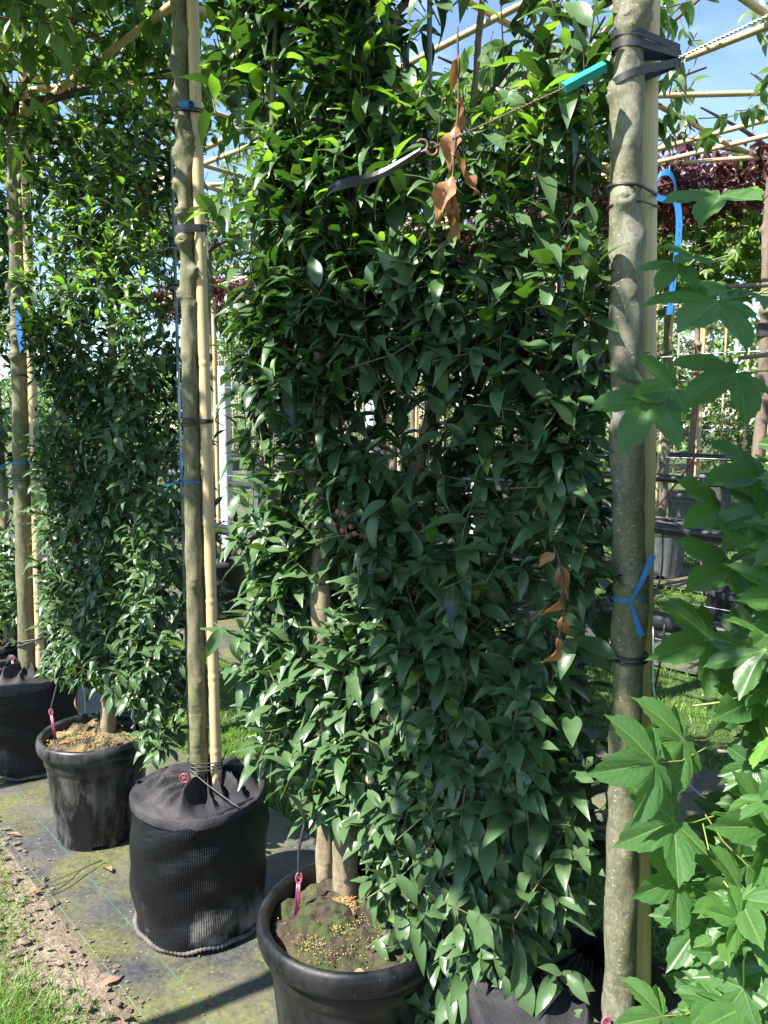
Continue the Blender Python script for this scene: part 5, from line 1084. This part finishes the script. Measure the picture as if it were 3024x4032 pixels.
# sixth row: pale hedges on canes
rng = np.random.default_rng(500); nt_ = 520
HP = np.stack([rng.uniform(-0.62, 0.62, nt_), rng.uniform(-0.22, 0.22, nt_), rng.uniform(0.55, 3.0, nt_)], 1); HP = HP[lump(HP, 9, 3.5) > 0.30]
HD = rng.normal(0, 0.6, HP.shape); HD[:, 2] += 0.3; HD[:, 1] += HP[:, 1] * 3
lp, ld, ln = clusters(HP, HD, 6, 0.13, rng, 0.4)
mb = MB(); place_leaves(mb, lp, ld, ln, rng.uniform(0.045, 0.075, len(lp)), SMALL, rng); HM = mb.mesh('pale_foliage', M['pale'])
mb = MB(); sticks(mb, HP - unit(HD) * 0.22, HP, 0.004, 0.002); HT = mb.mesh('pale_twigs', M['branch'])
CANE = bamboo_mesh('cane', [(0, 0, 0.35), (0, 0, 2.95)], 0.013, M['bamboo'], 0.3)
for k in range(13):
    t = -2.2 - 1.22 * k; x, y, z = WG(t, 9.9)
    h = thing('hedge_screen', 'pale leaved hedge screen on bamboo canes along the far end', 'hedge', (x, y, z), ROT + math.pi * (k % 2), 'pale hedge screens along the far end')
    ob('foliage', HM, h); tag(ob('twigs', HT, h), kind='stuff')
    for v in (-0.45, -0.15, 0.17, 0.46): ob('cane', CANE, h, (v, -0.2 if k % 2 == 0 else 0.2, 0))
    pot('black pot under the pale hedge screens', WG(t, 9.9, 0.024), 1.1, 'pot_grey', 'soil', 'pots under the pale hedge screens', k, 13, 120 + k)
# a darker wood closes the view behind the hedges
rng = np.random.default_rng(510); nw = 6500
WP = np.stack([rng.uniform(-52, 3, nw), rng.uniform(13.5, 16.0, nw), rng.uniform(0.2, 3.6, nw)], 1); WP = WP[lump(WP, 3, 1.2) > 0.25]
X3 = np.stack([U[0] * WP[:, 0] + NV[0] * WP[:, 1], U[1] * WP[:, 0] + NV[1] * WP[:, 1], WP[:, 2] + 0.6], 1)
lp, ld, ln = clusters(X3, rng.normal(0, 1, X3.shape), 7, 0.35, rng, 0.3)
mb = MB(); place_leaves(mb, lp, ld, ln, rng.uniform(0.16, 0.26, len(lp)), SMALL, rng); tag(mb.obj('far_hedgerow', M['apple']), 'green hedgerow mass beyond the pale hedge screens', 'hedgerow', kind='stuff')

# pipes, wires and posts along the rows
def along(name, label, cat, s, z, r, t0, t1, mat, group, sag=0.0, n=10, seed=0):
    rng = np.random.default_rng(seed); T = np.linspace(t0, t1, 40)
    P = [WG(t, s + rng.normal(0, 0.004), z + sag * math.sin(t * 2.1 + seed) + rng.normal(0, 0.002)) for t in T]
    mb = MB(); tube(mb, smooth_path(P, 4), r, n); return tag(mb.obj(name, M[mat]), label, cat, group)
GP = 'black irrigation pipes slung along the rows'; GWI = 'thin support wires along the rows'
p1 = along('irrigation_pipe', 'thick black irrigation pipe nearest behind the right trunk', 'pipe', 2.88, 0.80, 0.040, -9, 0.4, 'pipe', GP, 0.012, 14, 1)
along('irrigation_pipe', 'black irrigation pipe passing in front of the grey pot with the leaning stake', 'pipe', 4.66, 0.80, 0.040, -12, 0.2, 'pipe', GP, 0.015, 12, 2)
along('irrigation_pipe', 'third black pipe back, crossing the leaning orange stake', 'pipe', 6.42 - 0.3, 0.92, 0.036, -14, 0.2, 'pipe', GP, 0.02, 10, 3)
along('irrigation_pipe', 'farthest black pipe in front of the pale hedges', 'pipe', 8.2 - 0.3, 0.93, 0.032, -16, 0.2, 'pipe', GP, 0.02, 10, 4)
for k, (s, z, w) in enumerate(((2.85, 0.885, 'just above the nearest thick pipe'), (2.84, 0.72, 'just below the nearest thick pipe'), (4.62, 0.88, 'above the pipe in front of the grey pot'), (4.64, 1.9, 'strung between the red leaved trees, lower'), (4.64, 2.22, 'strung between the red leaved trees, upper'), (6.4, 1.08, 'above the third pipe'), (6.4, 1.75, 'across the light green trees'), (8.2, 1.2, 'above the farthest pipe'), (9.6, 1.5, 'in front of the pale hedges'))):
    along('support_wire', 'thin wire ' + w, 'wire', s, z, 0.0022 if s < 3 else 0.004, -14, 0.4, 'wire', GWI, 0.004, 5, 10 + k)
# clip on the nearest pipe
mb = MB()
tube(mb, [W(-2.00, 2.88, 0.815), W(-1.955, 2.88, 0.815)], 0.046, 14)
tube(mb, smooth_path([W(-1.98, 2.875, 0.855), W(-1.98, 2.86, 0.893), W(-1.98, 2.84, 0.91), W(-1.98, 2.83, 0.89)], 5), 0.010, 8)
tag(mb.obj('pipe_clip', M['pipe']), 'black hanging clip on the nearest thick pipe', 'clip')
def feed(label, pts, r=0.0045, mat='rubber', group='drip tubes hanging from the pipes'):
    mb = MB(); tube(mb, smooth_path(pts, 7), r, 6); return tag(mb.obj('drip_tube', M[mat]), label, 'tube', group)
feed('black drip tube hanging from the nearest pipe beside the right trunk', [WG(-1.50, 2.84, 0.79), WG(-1.50, 2.82, 0.65), WG(-1.53, 2.80, 0.40), WG(-1.56, 2.80, 0.05)])
feed('pale drip tube curving over the fabric behind the right trunk', [WG(-1.55, 2.84, 0.77), WG(-1.50, 2.80, 0.45), WG(-1.40, 2.85, 0.18), WG(-1.20, 2.9, 0.05)], 0.004, 'wire')
feed('black drip tube rising in front of the grey pot', [WG(-2.50, 4.66, 0.78), WG(-2.48, 4.62, 0.5), WG(-2.55, 4.60, 0.25), WG(-2.60, 4.7, 0.03)], 0.006)
feed('maroon drip tube crossing the grey pot rim', [WG(-3.05, 6.25, 0.72), WG(-2.85, 5.9, 0.45), WG(-2.65, 5.6, 0.15)], 0.008, 'maroon')
feed('maroon drip tube hung over the third pipe', [WG(-3.35, 6.12, 0.68), WG(-3.15, 6.10, 0.93), WG(-2.98, 6.08, 1.18)], 0.008, 'maroon')
feed('black drip tube looping down from the third pipe', [WG(-2.9, 6.12, 0.9), WG(-2.92, 6.1, 0.5), WG(-2.85, 6.1, 0.35), WG(-2.75, 6.1, 0.55), WG(-2.72, 6.12, 0.9)], 0.006)
feed('maroon drip tube left of the large laurel', [WG(-5.35, 2.88, 0.48), WG(-5.34, 2.78, 0.70), WG(-5.30, 2.66, 0.95)], 0.007, 'maroon')
feed('black drip tube hanging from the second pipe left of the large laurel', [WG(-7.45, 4.66, 0.8), WG(-7.40, 4.62, 0.55), WG(-7.38, 4.62, 0.3), WG(-7.40, 4.62, 0.05)], 0.006)
feed('black stay rod leaning behind the right trunk', [WG(-1.95, 2.2, 0.02), WG(-1.87, 2.4, 0.35), WG(-1.72, 2.84, 0.78)], 0.008)
root = thing('drip_peg', 'reddish drip head above the pipe in front of the grey pot', 'drip peg', WG(-2.72, 4.58, 0.80), 0, 'drip irrigation heads on the pipes')
mb = MB(); tube(mb, smooth_path([(0, 0, 0.12), (0.04, 0, 0.06), (0.12, 0.02, -0.1)], 4), 0.009, 7); mb.obj('spike', M['maroon'], root)
mb = MB(); tube(mb, [(0.03 * math.cos(q) - 0.02, 0, 0.13 + 0.022 * math.sin(q)) for q in np.linspace(0, 6.28, 16)], 0.008, 7, False); mb.obj('drip_head', M['rust'], root)

def post(label, x, y, s, top, w=0.105):
    root = thing('metal_post', label, 'post', (x, y, gz(s)), ROT + 0.3, 'pale square posts of the wire rows'); h = top - gz(s)
    mb = MB(); b = w / 2; c = 0.012
    pr = [(-b + c, -b), (b - c, -b), (b, -b + c), (b, b - c), (b - c, b), (-b + c, b), (-b, b - c), (-b, -b + c)]
    V = [(px, py, z) for z in (0.0, h) for px, py in pr]; mb.add(V, [np.array([[k, (k + 1) % 8, 8 + (k + 1) % 8, 8 + k] for k in range(8)])]); mb.obj('shaft', M['post'], root, False)
    mb = MB(); b = w / 2 + 0.006; V = [(px * b / (w / 2), py * b / (w / 2), z) for z in (h - 0.03, h + 0.012) for px, py in pr]; mb.add(V, [np.array([[k, (k + 1) % 8, 8 + (k + 1) % 8, 8 + k] for k in range(8)]), np.array([[15, 14, 13, 12, 11, 10, 9, 8][::-1]]), np.array([[7, 6, 5, 4, 3, 2, 1, 0]])]); mb.obj('post_cap', M['post'], root, False)
post('pale square post in the gap left of the large laurel', -1.87, 9.1, 4.66, 2.26, 0.115)
post('pale square post seen through the middle of the large laurel', -0.09, 7.1, 4.66, 2.16, 0.125)
post('pale square post seen through the right part of the large laurel', 0.73, 6.17, 4.66, 1.95, 0.115)

# trees of the row behind the photographer; their crowns throw the dappled shade
KIN['shade'] = crown_meshes('shade', M['pear'], 210, 0.95, 0.40, 0.0, 0.30, 330, OVAL, 0.085, 7, 0.44, 0.9)
for k, (t, s) in enumerate(((-3.9, -0.32), (-2.15, -0.32), (-0.45, -0.32))):
    w = ['farthest left', 'left of the photographer', 'beside the photographer'][k]
    x, y, z = WG(t, s); root = thing('tree', 'roof trained tree of the row behind the photographer, ' + w, 'tree', (x, y, z), ROT, 'trees behind the photographer')
    tm, lm = back_trunk('pear', 404); ob('trunk', tm, root, (0, -0.5, 0)); ob('crown', KIN['shade'][0], root, (0, 0, 2.98)); tag(ob('twigs', KIN['shade'][1], root, (0, 0, 2.98)), kind='stuff')
